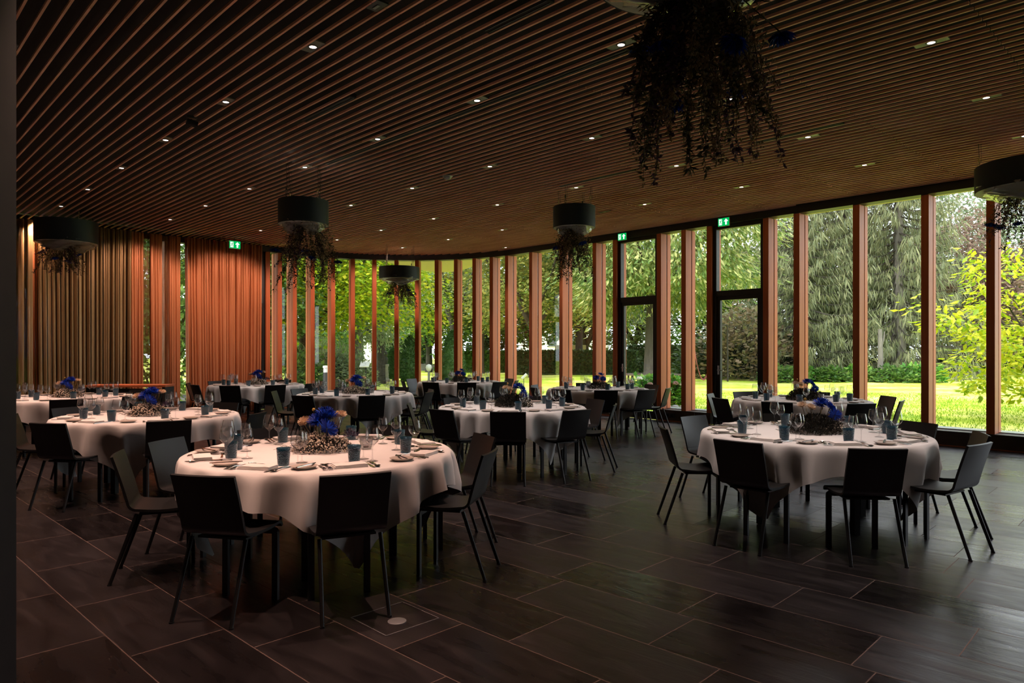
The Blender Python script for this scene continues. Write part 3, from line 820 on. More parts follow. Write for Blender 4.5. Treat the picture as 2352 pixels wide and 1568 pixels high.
# ------------------------------------------------------------------ chairs
def chair_parts():
    """moulded shell chair, origin on the floor under the seat, facing +y"""
    W, T = 0.385, 0.016
    prof = []                                         # side profile (y, z) of the shell's upper face, seat front to back top
    prof += [(0.195, 0.425), (0.19, 0.440), (0.175, 0.447)]
    for k in range(1, 6):
        prof.append((0.175 - 0.29 * k / 5, 0.447 - 0.012 * sin(pi * k / 5)))
    for k in range(1, 7):
        a = pi / 2 * k / 6 * 0.93
        prof.append((-0.115 - 0.062 * sin(a), 0.447 + 0.062 * (1 - cos(a))))
    seat_n = len(prof)
    y0, z0 = prof[-1]
    for k in range(1, 8):
        t = k / 7
        prof.append((y0 - 0.075 * t - 0.012 * t * t, z0 + (0.79 - z0) * t))

    def shell(ps, lo, hi):
        b = MB(); nxs = 9
        vs, fs = [], []
        q = ps[lo:hi]
        for side in (0, 1):
            for i, (y, z) in enumerate(q):
                gi = lo + i
                p, nn = ps[max(gi - 1, 0)], ps[min(gi + 1, len(ps) - 1)]
                ty, tz = nn[0] - p[0], nn[1] - p[1]; l = hypot(ty, tz) or 1
                oy, oz = -tz / l * T * side, ty / l * T * side     # thickness goes outwards (down / back)
                if side: oy, oz = (tz / l * T * -1) * 1, (ty / l * T)
                for j in range(nxs):
                    x = -W / 2 + W * j / (nxs - 1)
                    bow = 0.016 * (1 - (2 * x / W) ** 2) * max(0, min(1, (z - 0.5) / 0.2))
                    vs.append((x, y - bow - (oy if side else 0), z - (oz if side else 0)))
        m = len(q)
        for i in range(m - 1):
            for j in range(nxs - 1):
                a = i * nxs + j
                fs.append((a, a + 1, a + nxs + 1, a + nxs))
                k = m * nxs + a
                fs.append((k, k + nxs, k + nxs + 1, k + 1))
            for j in (0, nxs - 1):
                a = i * nxs + j; fs.append((a, a + nxs, m * nxs + a + nxs, m * nxs + a))
        for i in (0, m - 1):
            for j in range(nxs - 1):
                a = i * nxs + j; fs.append((a, a + 1, m * nxs + a + 1, m * nxs + a))
        b.add(vs, fs)
        return b
    seat = shell(prof, 0, seat_n).mesh('seat', M['chair'], 'auto')
    back = shell(prof, seat_n - 1, len(prof)).mesh('backrest', M['chair'], 'auto')
    fl = []
    for sx in (-1, 1):                                # flat front leg that turns over into the front rail
        b = MB(); w, t = 0.036, 0.022
        pts = [(sx * 0.182, 0.0)] + [(sx * 0.182, 0.392)] + [(sx * (0.182 - 0.03 * (1 - cos(k * pi / 8))), 0.392 + 0.03 * sin(k * pi / 8)) for k in range(1, 5)]
        pts += [(0.0, 0.422)]
        vs, fs = [], []
        for i, (x, z) in enumerate(pts):
            p, q = pts[max(i - 1, 0)], pts[min(i + 1, len(pts) - 1)]
            tx, tz = q[0] - p[0], q[1] - p[1]; l = hypot(tx, tz)
            n2 = (tz / l * sx, -tx / l * sx)          # towards the outside
            n2 = (-n2[0], -n2[1])
            for d, yy in ((0, 0.165), (w, 0.165), (w, 0.165 + t), (0, 0.165 + t)):
                vs.append((x + n2[0] * d, yy, z + n2[1] * d))
        for i in range(len(pts) - 1):
            for k in range(4): fs.append((i * 4 + k, i * 4 + (k + 1) % 4, i * 4 + 4 + (k + 1) % 4, i * 4 + 4 + k))
        fs += [(3, 2, 1, 0), tuple((len(pts) - 1) * 4 + k for k in range(4))]
        b.add(vs, fs); fl.append(b.mesh('leg', M['leg'], 'auto'))
    rl = []
    for sx in (-1, 1):
        b = MB(); b.tube([(sx * 0.168, -0.12, 0.428), (sx * 0.174, -0.2, 0.2), (sx * 0.18, -0.268, 0.006)], [0.0125, 0.012, 0.011], 10)
        b.lathe([(0.0, 0.0), (0.014, 0.0), (0.014, 0.008), (0, 0.008)], 10, (sx * 0.18, -0.268, 0))
        rl.append(b.mesh('leg', M['leg'], 'auto'))
    fr = MB(); fr.box((0, 0.04, 0.421), (0.30, 0.27, 0.012)); under = fr.mesh('seat_frame', M['leg'])
    return [('seat', seat), ('backrest', back), ('leg', fl[0]), ('leg', fl[1]), ('leg', rl[0]), ('leg', rl[1]), ('seat_frame', under)]


CH = chair_parts()


def add_chair(x, y, rz, lab, group):
    e = empty('dining_chair', (x, y, 0), rz); tag(e, lab, 'chair', group)
    for nm, me in CH: inst(nm, me, e)
    return e


# ------------------------------------------------------------------ tables
TABLES = {
    1: dict(c=(-1.34, 4.92), ph=30, n='nearest table', seats=[77, 128, 168, 199, 256, 293, 344, 25]),
    2: dict(c=(2.56, 5.98), ph=40, n='right foreground table', seats=[126, 178, 224, 265.4, 306, 341, 21, 80]),
    3: dict(c=(0.0, 8.74), ph=35, n='middle table', seats=[186, 232, 268, 305, 350, 29, 80, 130]),
    4: dict(c=(-3.92, 7.56), ph=15, n='left foreground table', seats=[200, 257, 306, 350, 30, 75, 115, 158]),
    5: dict(c=(4.08, 9.88), ph=48, n='right back table by the windows', seats=[150, 193, 234, 281, 324, 5, 57, 110]),
    6: dict(c=(1.56, 12.66), ph=20, n='table by the middle exit sign', seats=[158, 198, 234, 268, 302, 334, 30, 95]),
    7: dict(c=(-1.14, 15.3), ph=28, n='farthest table by the curved windows', seats=[155, 200, 247, 281, 315, 350, 32, 90]),
    8: dict(c=(-2.52, 11.26), ph=33, n='left-centre table', seats=[150, 184, 247, 293, 347, 20, 65, 110]),
    9: dict(c=(-5.14, 14.12), ph=42, n='far table by the copper curtain', seats=[150, 194, 228, 268, 305, 343, 25, 85]),
    10: dict(c=(-6.6, 10.42), ph=25, n='leftmost table by the gold curtain', seats=[210, 255, 301, 341, 25, 70, 120, 165]),
}
RT = 0.905
SECT = ['front', 'front-right', 'right', 'back-right', 'back', 'back-left', 'left', 'front-left']


def sector_names(seats):
    """one direction word for each of the eight seats (front = towards the camera)"""
    order = sorted(range(8), key=lambda i: seats[i] % 360)
    best = None
    for r in range(8):
        e = 0
        for k, i in enumerate(order):
            a = 270 + 45 * ((k + r) % 8)
            e += abs((seats[i] - a + 180) % 360 - 180) ** 2
        if best is None or e < best[0]: best = (e, r)
    return {i: SECT[(k + best[1]) % 8] for k, i in enumerate(order)}


def cloth_mesh(seed, phase):
    rnd = random.Random(seed)
    n = 288
    fl = [(rnd.uniform(0.4, 1.0), rnd.choice((9, 13, 17, 19, 23, 26, 29, 31)), rnd.uniform(0, 6.28)) for _ in range(6)]
    vs, fs = [], []
    rows = []
    top = [0.0, 0.3, 0.6, 0.78, 0.86, 0.893]
    for r in top:
        if r == 0:
            rows.append([0]); vs.append((0, 0, 0.748)); continue
        rows.append(list(range(len(vs), len(vs) + n)))
        for k in range(n):
            a = 2 * pi * k / n
            vs.append((r * cos(a), r * sin(a), 0.748 + 0.0006 * sin(7 * a + r * 20)))
    drops = [0.0, 0.03, 0.07, 0.14, 0.24, 0.36, 0.5, 0.64, 0.78, 0.9, 1.0]
    for j, f in enumerate(drops):
        rows.append(list(range(len(vs), len(vs) + n)))
        for k in range(n):
            a = 2 * pi * k / n
            q = (a - radians(phase)) % (pi / 2)
            half = 1.10
            # distance from centre to the cloth's square edge: corners at q = 0, mid-sides at q = pi/4
            rho = half / cos(q - pi / 4)
            ln = min(rho, 1.52) - 0.90
            fold = sum(w * sin(m * a + p) for w, m, p in fl) / 2.6
            fold = fold * 0.7 + 0.7 * (1 - 2 * abs(sin(10 * a + seed + 0.6 * sin(3 * a)))) # crisp ridges between soft valleys
            corner = max(0.0, (ln - 0.30) / 0.32)
            d = f * ln
            env = min(1.0, d / 0.26) ** 0.8
            r = RT + 0.004 + 0.012 * min(1, d / 0.04) + 0.052 * env * fold + 0.02 * env * (1 - corner)
            r -= corner * 0.20 * max(0.0, (d - 0.12) / 0.5) ** 0.8 if d > 0.12 else 0
            z = 0.748 - d - (0.004 if j == 1 else 0)
            if j == 0: r, z = RT + 0.001, 0.7455
            da = 0.025 * env * cos(9 * a + seed) * (0.5 + corner)
            vs.append((r * cos(a + da), r * sin(a + da), z - 0.004))
    for A, B in zip(rows, rows[1:]):
        for k in range(n):
            k2 = (k + 1) % n
            if len(A) == 1: fs.append((A[0], B[k], B[k2]))
            else: fs.append((A[k], B[k], B[k2], A[k2]))
    b = MB(); b.add(vs, fs); b.flat = True
    me = b.mesh('tablecloth', M['cloth'], True)
    return me


tt = MB(); tt.lathe([(0, 0.715), (0.885, 0.715), (0.895, 0.72), (0.895, 0.736), (0.885, 0.739), (0, 0.739)], 64)
TOPM = tt.mesh('tabletop', M['tablewood'], 'auto')
LEGM = []
for k in range(4):
    a = pi / 4 + k * pi / 2
    b = MB(); b.box((0.50 * cos(a), 0.50 * sin(a), 0.36), (0.052, 0.052, 0.71), a); LEGM.append(b.mesh('leg', M['tablewood']))
b = MB()
for k in range(4):
    a = pi / 4 + k * pi / 2
    a2 = a + pi / 2
    b.tube([(0.5 * cos(a), 0.5 * sin(a), 0.69), (0.5 * cos(a2), 0.5 * sin(a2), 0.69)], 0.015, 6)
APRON = b.mesh('under_frame', M['tablewood'])


# ---- tableware, one mesh each (origin on the cloth)
def wine(h, rb, rr, stem):
    b = MB()
    out = [(0.0, 0.0015), (0.036, 0.0015), (0.037, 0.003), (0.020, 0.006), (0.007, 0.012), (0.0038, 0.025), (0.0035, stem - 0.012), (0.006, stem - 0.004)]
    bowl = []
    for k in range(1, 13):
        t = k / 12
        if t < 0.42: r = rb * sin(t / 0.42 * pi / 2) ** 0.8
        else: r = rb + (rr - rb) * ((t - 0.42) / 0.58) ** 1.5
        bowl.append((max(r, 0.007), stem + (h - stem) * t))
    inn = [(r - 0.0012, z + 0.0006) for r, z in reversed(bowl)]
    b.lathe(out + bowl + inn + [(0.0, stem + 0.006)], 24)
    return b.mesh('wine_glass', M['glass'], True)


WINE_A, WINE_B = wine(0.218, 0.044, 0.032, 0.098), wine(0.198, 0.0375, 0.0275, 0.092)
b = MB(); prof = [(0.0, 0.001), (0.033, 0.001), (0.0345, 0.004)] + [(0.0345 + 0.0085 * k / 6, 0.004 + 0.103 * k / 6) for k in range(1, 7)]
prof += [(r - 0.003, z) for r, z in reversed(prof[3:])] + [(0.031, 0.010), (0.0, 0.010)]
b.lathe(prof, 28); TUMB = b.mesh('tumbler', M['blue_glass'], True)
b = MB(); b.lathe([(0, 0.004), (0.05, 0.004), (0.052, 0.0), (0.056, 0.004), (0.078, 0.017), (0.080, 0.019), (0.077, 0.0195), (0.055, 0.009), (0, 0.008)], 36)
PLATE = b.mesh('bread_plate', M['china'], True)


def napkin_mesh(seed):
    rnd = random.Random(seed); b = MB()
    for lay in range(3):
        z = 0.001 + 0.0065 * lay; n = 8
        w, d = 0.205 - 0.004 * lay, 0.115 - 0.003 * lay
        vs, fs = [], []
        for sd in (0, 1):
            for i in range(n + 1):
                for j in range(n + 1):
                    x, y = (i / n - 0.5) * w, (j / n - 0.5) * d
                    e = min(1, 6 * min(i / n, 1 - i / n) + 0.15)
                    vs.append((x + 0.003 * lay, y, z + (0.0062 * sd) * (0.55 + 0.45 * e) + 0.0015 * sin(i * 0.9 + seed) * sd))
        m = (n + 1) ** 2
        for i in range(n):
            for j in range(n):
                a = i * (n + 1) + j
                fs.append((a, a + 1, a + n + 2, a + n + 1)); fs.append((m + a, m + a + n + 1, m + a + n + 2, m + a + 1))
        for i in range(n):
            for a, c in ((i * (n + 1), (i + 1) * (n + 1)), (i * (n + 1) + n, (i + 1) * (n + 1) + n), (i, i + 1), (n * (n + 1) + i, n * (n + 1) + i + 1)):
                fs.append((a, c, m + c, m + a))
        b.add(vs, fs)
    return b.mesh('napkin', M['napkin'], 'auto')


NAPK = [napkin_mesh(1), napkin_mesh(2.3)]


def flat(name, outline, zf, th=0.0022):
    """cutlery blank: outline of (x, y) pairs, height zf(y)"""
    b = MB(); n = len(outline)
    b.add([(x, y, zf(y)) for x, y in outline] + [(x * 0.86, y, zf(y) + th) for x, y in outline],
          [tuple(range(n - 1, -1, -1)), tuple(range(n, 2 * n))] + [(i, (i + 1) % n, n + (i + 1) % n, n + i) for i in range(n)])
    return b


def fork_mesh():
    b = MB()
    hz = lambda y: 0.002 + 0.010 * max(0, 1 - abs(y - 0.03) / 0.07)
    half = [(0.008, -0.1), (0.0075, -0.06), (0.004, 0.0), (0.0035, 0.03), (0.011, 0.05), (0.0125, 0.06)]
    ol = half + [(-x, y) for x, y in reversed(half)]
    f = flat('f', ol, hz); b.add(f.v, f.f)
    for k in range(4):
        x = -0.0108 + 0.0072 * k
        f = flat('t', [(0.0018, 0.058), (0.0011, 0.1), (-0.0011, 0.1), (-0.0018, 0.058)], hz)
        b.add([(v[0] + x, v[1], v[2]) for v in f.v], f.f)
    return b.mesh('fork', M['steel'], 'auto')


def knife_mesh(k=1.0):
    b = MB(); hz = lambda y: 0.0012
    f = flat('k', [(0.007 * k, -0.11 * k), (0.008 * k, -0.06 * k), (0.006 * k, 0.0), (0.010 * k, 0.02 * k), (0.0105 * k, 0.08 * k), (0.004 * k, 0.112 * k), (-0.006 * k, 0.105 * k), (-0.006 * k, 0.0), (-0.008 * k, -0.06 * k), (-0.007 * k, -0.11 * k)], hz, 0.0035)
    b.add(f.v, f.f)
    return b.mesh('knife', M['steel'], 'auto')


def spoon_mesh():
    b = MB(); hz = lambda y: 0.002 + 0.008 * max(0, 1 - abs(y - 0.02) / 0.06)
    half = [(0.0085, -0.1), (0.0075, -0.06), (0.004, 0.0), (0.0038, 0.045)]
    f = flat('s', half + [(-x, y) for x, y in reversed(half)], hz); b.add(f.v, f.f)
    n, m = 14, 4
    vs, fs = [(0, 0.072, 0.001)], []
    for j in range(1, m + 1):
        for i in range(n):
            a = 2 * pi * i / n; r = j / m
            vs.append((0.019 * r * cos(a), 0.072 + 0.03 * r * sin(a), 0.001 + 0.0085 * r * r))
    for i in range(n): fs.append((0, 1 + i, 1 + (i + 1) % n))
    for j in range(m - 1):
        for i in range(n): fs.append((1 + j * n + i, 1 + (j + 1) * n + i, 1 + (j + 1) * n + (i + 1) % n, 1 + j * n + (i + 1) % n))
    b.add(vs, fs)
    return b.mesh('spoon', M['steel'], 'auto')


FORK, KNIFE, BKNIFE, SPOON = fork_mesh(), knife_mesh(), knife_mesh(0.85), spoon_mesh()


# ---- flowers
def mum(seed, r=0.062, flatn=0.6):
    """chrysanthemum head: layers of narrow incurved petals around a centre"""
    rnd = random.Random(seed); b = MB(); b.flat = True
    for lay, (n, el, ln) in enumerate(((22, -0.25, 1.0), (22, 0.1, 1.0), (20, 0.45, 0.95), (16, 0.8, 0.8), (12, 1.15, 0.65))):
        for k in range(n):
            a = 2 * pi * (k + rnd.uniform(-0.3, 0.3)) / n
            e = el + rnd.uniform(-0.12, 0.12)
            d0 = Vector((cos(a) * cos(e), sin(a) * cos(e), sin(e) * flatn + 0.12))
            d1 = Vector((cos(a) * cos(e + 0.5), sin(a) * cos(e + 0.5), sin(e + 0.5) * flatn + 0.1))
            p0 = d0 * r * 0.15; p1 = p0 + d0 * r * ln * 0.5; p2 = p1 + d1 * r * ln * 0.42
            sd = Vector((-sin(a), cos(a), 0)) * r * 0.085
            vs = [tuple(p0 - sd * 0.5), tuple(p0 + sd * 0.5), tuple(p1 + sd), tuple(p2 + sd * 0.4), tuple(p2 - sd * 0.4), tuple(p1 - sd)]
            b.add(vs, [(0, 1, 2, 5), (5, 2, 3, 4)])
    return b


MUM_BLUE = [mum(s, 0.066).mesh('blue_chrysanthemum', M['blue'], False) for s in (1, 2, 3)]
MUM_CREAM = [mum(s, 0.044, 0.8).mesh('cream_chrysanthemum', M['cream'], False) for s in (4, 5)]


def fuzz(seed, n, rx, ry, rz, ln, w, mat, name, up=0.3, zoff=0.0):
    rnd = random.Random(seed); b = MB(); b.flat = True
    for _ in range(n):
        while True:
            p = Vector((rnd.uniform(-1, 1), rnd.uniform(-1, 1), rnd.uniform(0, 1)))
            if 0.15 < p.length < 1: break
        d = (p + Vector((rnd.uniform(-.8, .8), rnd.uniform(-.8, .8), rnd.uniform(-.5, .8) + up))).normalized() * ln * rnd.uniform(0.5, 1.3)
        q = Vector((p.x * rx, p.y * ry, p.z * rz + zoff))
        if q.z + d.z < 0.002: d.z = abs(d.z) * 0.3; q.z = max(q.z, 0.002)
        b.leaf(q, d, w * rnd.uniform(0.6, 1.3), (rnd.uniform(-1, 1), rnd.uniform(-1, 1), rnd.uniform(-1, 1)))
    return b.mesh(name, mat)


def breath_mesh(seed, n, rx, ry, rz, c=(0, 0, 0), r=0.0062):
    """baby's breath: a cloud of small round buds"""
    rnd = random.Random(seed); b = MB(); b.flat = True
    for _ in range(n):
        while True:
            p = Vector((rnd.uniform(-1, 1), rnd.uniform(-1, 1), rnd.uniform(0.02, 1)))
            if 0.55 < p.length < 1: break
        b.ball((c[0] + p.x * rx, c[1] + p.y * ry, c[2] + p.z * rz + 0.006), r * rnd.uniform(0.7, 1.25), 5, 3)
    return b


GYP = {}
for nm, (n, rx, ry, rz, c) in {'A': (560, 0.21, 0.18, 0.135, (0.0, -0.02, 0.0)), 'B': (170, 0.11, 0.10, 0.13, (0.13, -0.03, 0.0)), 'C': (150, 0.13, 0.11, 0.12, (0.03, -0.02, 0))}.items():
    GYP[nm] = breath_mesh(11, n, rx, ry, rz, c).mesh('gypsophila', M['breath'], True)
MOSS = {'A': fuzz(21, 1300, 0.20, 0.17, 0.09, 0.03, 0.004, M['moss'], 'moss_bed'),
        'B': fuzz(22, 3600, 0.23, 0.19, 0.15, 0.03, 0.0055, M['moss'], 'moss_bed'),
        'C': fuzz(23, 1100, 0.2, 0.17, 0.13, 0.035, 0.007, M['moss'], 'moss_bed')}
SPRIG = {k: fuzz(30 + i, (60, 40, 80)[i], 0.16, 0.13, 0.19, 0.045, 0.006, M['sprig'], 'dried_sprigs', 0.8, 0.03) for i, k in enumerate('ABC')}
THIS = fuzz(44, 160, 0.045, 0.045, 0.05, 0.02, 0.004, M['thistle'], 'violet_thistle')
tw = MB(); rnd = random.Random(8)
for k in range(26):
    a = rnd.uniform(2.4, 4.2); r0 = rnd.uniform(0.12, 0.2)
    p = [Vector((r0 * cos(a), r0 * sin(a) * 0.8, 0.015))]
    for s in range(4):
        p.append(p[-1] + Vector((cos(a + rnd.uniform(-.9, .9)) * 0.04, sin(a + rnd.uniform(-.9, .9)) * 0.04, rnd.uniform(-0.012, 0.02))))
        p[-1].z = max(p[-1].z, 0.004)
    tw.tube(p, 0.0012, 3, False)
TWIG = tw.mesh('twigs', M['twig'])
bd = MB()
for q in ((-0.075, 0.03, 0.285), (0.085, 0.05, 0.265)):
    bd.tube([(q[0] * 0.5, q[1] * 0.5, 0.1), (q[0] * 0.9, q[1], 0.2), q], 0.0018, 4, False); bd.ball(q, 0.012, 8, 6)
BUDS = bd.mesh('mustard_buds', M['bud'], True)


def stem_mesh(pts):
    b = MB()
    for p in pts: b.tube([(p[0] * 0.4, p[1] * 0.4, 0.03), (p[0] * 0.75, p[1] * 0.75, p[2] * 0.55), (p[0], p[1], p[2] - 0.005)], 0.003, 5, False)
    return b.mesh('stems', M['hang_leaf'])


ARR = {
    'A': dict(blue=[((-0.03, -0.02, 0.215), 1.15, 0.5), ((0.045, 0.0, 0.245), 1.1, 0.2), ((0.05, -0.09, 0.165), 1.15, 0.95), ((-0.005, 0.05, 0.26), 1.0, -0.2)], cream=[((-0.125, -0.02, 0.205), 1.05, 0.5), ((0.115, 0.04, 0.245), 1.0, 0.2)]),
    'B': dict(blue=[((0.06, 0.02, 0.245), 1.1, 0.35), ((0.10, -0.04, 0.215), 1.15, 0.9), ((0.115, -0.11, 0.16), 0.85, 1.1)], cream=[((-0.10, 0.03, 0.23), 1.0, 0.3), ((-0.045, -0.01, 0.215), 1.0, 0.5)]),
    'C': dict(blue=[((-0.06, -0.03, 0.19), 1.0, 0.6), ((0.02, 0.02, 0.25), 1.0, 0.3), ((0.05, -0.07, 0.175), 0.95, 0.8)], cream=[((-0.02, 0.0, 0.215), 0.8, 0.5)]),
}
for k in ARR: ARR[k]['stem'] = stem_mesh([q[0] for q in ARR[k]['blue'] + ARR[k]['cream']])


def arrangement(x, y, kind, rz, lab):
    e = empty('flower_arrangement', (x, y, 0.7510), rz)
    tag(e, lab, 'flowers', 'flower arrangements on the tables')
    inst('moss_bed', MOSS[kind], e)['kind'] = 'stuff'
    inst('gypsophila', GYP[kind], e)['kind'] = 'stuff'
    inst('dried_sprigs', SPRIG[kind], e)['kind'] = 'stuff'
    inst('stems', ARR[kind]['stem'], e)
    for i, (p, s, t) in enumerate(ARR[kind]['blue']): inst('blue_chrysanthemum', MUM_BLUE[i % 3], e, p, (t, 0.15 * (i - 1), i * 1.3), s)
    for i, (p, s, t) in enumerate(ARR[kind]['cream']): inst('cream_chrysanthemum', MUM_CREAM[i % 2], e, p, (t, -0.2, i), s)
    inst('mustard_buds', BUDS, e)
    inst('twigs', TWIG, e)
    inst('violet_thistle', THIS, e, (0.19, 0.0, 0.10))
    return e


b = MB(); b.lathe([(0, 0.001), (0.036, 0.001), (0.04, 0.01), (0.048, 0.085), (0.0465, 0.085), (0.038, 0.012), (0, 0.010)], 24)
VOT = b.mesh('candle_glass', M['votive'], True)
b = MB(); b.lathe([(0, 0.0105), (0.02, 0.0105), (0.02, 0.026), (0, 0.026)], 16); WAX = b.mesh('tealight', M['wax'], 'auto')

rnd = random.Random(77)
CL_KIND = {1: 'A', 2: 'B', 3: 'B', 4: 'A', 5: 'B', 6: 'C', 7: 'C', 8: 'A', 9: 'A', 10: 'A'}
CHAIR_JIT = {}
for tn, T in TABLES.items():
    cx, cy = T['c']; nm = T['n']
    e = empty('round_table', (cx, cy, 0), radians(T['ph'] + 20))
    tag(e, 'black four-legged round table hidden under the cloth of the %s' % nm, 'table', 'round banquet tables')
    inst('tabletop', TOPM, e); inst('under_frame', APRON, e)
    for me in LEGM: inst('leg', me, e)
    o = inst('tablecloth', cloth_mesh(tn * 3 + 1, T['ph']), None, (cx, cy, 0))
    tag(o, 'white square tablecloth with hanging corners draped over the %s' % nm, 'tablecloth', 'white tablecloths')
    names = sector_names(T['seats'])
    lvl = 2 if tn <= 2 else 1 if tn <= 4 else 0
    for i, deg in enumerate(T['seats']):
        a = radians(deg)
        rr = 1.0 + rnd.uniform(-0.015, 0.03)
        add_chair(cx + rr * cos(a), cy + rr * sin(a), a + pi / 2 + rnd.uniform(-0.06, 0.06),
                  'black moulded chair at the %s of the %s' % (names[i], nm), 'chairs around the %s' % nm)
    # place settings follow the chairs but stay evenly spread
    so = sorted(range(8), key=lambda i: T['seats'][i] % 360)
    for k, i in enumerate(so):
        even = (T['seats'][so[0]] % 360) + 45 * k
        mean = sum(((T['seats'][q] % 360) - 45 * j) for j, q in enumerate(so)) / 8
        deg = 0.55 * (mean + 45 * k) + 0.45 * (T['seats'][i] % 360)
        a = radians(deg); sec = names[i]

        def put(name, me, r, t, rot, lab, cat, grp, z=0.7487, a=a):
            x = cx + r * cos(a) - t * sin(a); y = cy + r * sin(a) + t * cos(a)
            o = inst(name, me, None, (x, y, z), (0, 0, a + pi / 2 + rot))
            return tag(o, lab, cat, '%s on the %s' % (grp, nm))
        j = lambda q: rnd.uniform(-q, q)
        at = 'at the %s seat of the %s' % (sec, nm)
        put('napkin', NAPK[i % 2], 0.765 + j(.01), 0.02, pi / 2 * 0 + j(.08), 'folded white napkin ' + at, 'napkin', 'napkins')
        put('bread_plate', PLATE, 0.72 + j(.015), -0.236, 0, 'small cream bread plate ' + at, 'plate', 'bread plates')
        put('tumbler', TUMB, 0.605 + j(.015), 0.10 + j(.012), j(3), 'blue pressed-glass tumbler ' + at, 'tumbler', 'tumblers')
        put('wine_glass', WINE_A, 0.605 + j(.02), 0.20 + j(.012), 0, 'taller wine glass ' + at, 'wine glass', 'wine glasses')
        put('wine_glass', WINE_B, 0.50 + j(.015), 0.165 + j(.012), 0, 'smaller wine glass ' + at, 'wine glass', 'wine glasses')
        if lvl >= 1:
            put('fork', FORK, 0.755, -0.103, pi + j(.04), 'inner fork ' + at, 'fork', 'forks')
            put('knife', KNIFE, 0.755, 0.148, pi + j(.06), 'dinner knife ' + at, 'knife', 'knives')
        if lvl >= 2:
            put('fork', FORK, 0.75, -0.136, pi + j(.04), 'outer fork by the plate ' + at, 'fork', 'forks')
            put('spoon', SPOON, 0.75, 0.178, pi + j(.06), 'soup spoon beside the knife ' + at, 'spoon', 'spoons')
            put('spoon', SPOON, 0.64, -0.03, pi / 2 + j(.1), 'dessert spoon above the napkin ' + at, 'spoon', 'spoons')
            put('butter_knife', BKNIFE, 0.72, -0.226, -0.9 + j(.3), 'butter knife lying on the bread plate ' + at, 'knife', 'butter knives', 0.769)
    kd = CL_KIND[tn]
    what = {'A': 'blue and cream chrysanthemums in baby\'s breath', 'B': 'blue chrysanthemums on dark moss', 'C': 'small blue chrysanthemums on moss'}[kd]
    arrangement(cx + 0.02, cy - 0.02, kd, 0.0, '%s on the %s' % (what, nm))
    if tn in (2, 5, 1, 8):
        dx, dy = {2: (0.30, 0.02), 5: (0.24, -0.06), 1: (0.30, 0.08), 8: (0.25, 0.05)}[tn]
        e = empty('candle_holder', (cx + dx, cy + dy, 0.7487)); tag(e, 'clear glass candle holder beside the flowers on the %s' % nm, 'candle holder', 'glass candle holders')
        inst('glass', VOT, e); inst('tealight', WAX, e)

# floor socket by the nearest table, narrow console by the curtains
fx, fy = world(912, 1427, 0.0)
e = empty('floor_socket', (fx, fy, 0), radians(44)); tag(e, 'round steel floor socket cover in a square tile near the nearest table', 'floor socket')
b = MB(); b.lathe([(0, 0.0), (0.05, 0.0), (0.05, 0.004), (0.044, 0.006), (0, 0.0045)], 28); b.build('disc', M['grey'], e, 'auto')
b = MB()
for k in range(4):
    b.box((0.17 * cos(k * pi / 2) + 0.02, 0.17 * sin(k * pi / 2) + 0.05, 0.0015), (0.005 if k % 2 == 0 else 0.345, 0.345 if k % 2 == 0 else 0.005, 0.002))
b.build('tile_frame', M['grey'], e)

y0 = 12.3
xa, xb = (205 - CX) / FPX * y0, (383 - CX) / FPX * y0
e = empty('console_table', ((xa + xb) / 2, y0 + 0.1, 0), radians(3)); tag(e, 'long low console with a thin wooden top in front of the curtains', 'console')
zt = EYE - (884 - HY) / FPX * y0
b = MB(); b.box((0, 0, zt - 0.015), (xb - xa, 0.42, 0.04)); bevel(b.build('top', M['fin'], e), 0.004)
b = MB(); b.box((0, 0, zt * 0.5), (xb - xa - 0.16, 0.34, zt - 0.15)); bevel(b.build('body', M['dgrey'], e), 0.005)
for sx in (-1, 1):
    b = MB(); b.box((sx * ((xb - xa) / 2 - 0.04), 0, zt / 2 - 0.02), (0.05, 0.36, zt - 0.03)); b.build('leg', M['dgrey'], e)
for k in range(3):
    b = MB(); b.box(((k - 1) * (xb - xa - 0.2) / 3, -0.174, zt * 0.5), ((xb - xa - 0.26) / 3, 0.012, zt - 0.22)); d = b.build('door', M['dgrey'], e)
    h = MB(); h.box(((k - 1) * (xb - xa - 0.2) / 3, -0.185, zt * 0.72), (0.12, 0.012, 0.012)); h.build('handle', M['grey'], d)

# ------------------------------------------------------------------ pendant lamps with dried flowers
def hang_stems(seed, n, r0, r1, l0, l1, mat_n):
    """thin stems that fall from a small circle and fan out; returns tubes plus points along them"""
    rnd = random.Random(seed); b = MB(); b.flat = True; pts = []
    for k in range(n):
        a = rnd.uniform(0, 2 * pi); ra = r0 * sqrt(rnd.random()); rb = r1 * (0.35 + 0.65 * rnd.random()); ln = rnd.uniform(l0, l1)
        p = []
        for s in range(6):
            t = s / 5; r = ra + (rb - ra) * t ** 0.8
            p.append(Vector((r * cos(a) + 0.02 * sin(s * 2 + k), r * sin(a) + 0.02 * cos(s * 1.7 + k), -ln * t)))
        b.tube(p, [0.003, 0.0028, 0.0024, 0.002, 0.0016, 0.001], 4, False)
        pts.append(p)
    return b, pts


def along(p, t):
    f = t * (len(p) - 1); i = min(int(f), len(p) - 2)
    return p[i].lerp(p[i + 1], f - i)


BELL = None


def bell_bloom():
    """blue bloom hanging face down: a shallow cone of petals"""
    b = MB(); b.flat = True; rnd = random.Random(5)
    for lay in range(3):
        for k in range(18):
            a = 2 * pi * (k + 0.5 * lay) / 18
            d = Vector((cos(a), sin(a), -0.55 - 0.35 * lay)); d.normalize()
            b.leaf(Vector((cos(a) * 0.008, sin(a) * 0.008, 0.03)), d * (0.075 - 0.012 * lay), 0.013, (cos(a) * 0.5, sin(a) * 0.5, 1), 0.006)
    return b.mesh('blue_bloom', M['blue'])


BELL = bell_bloom()


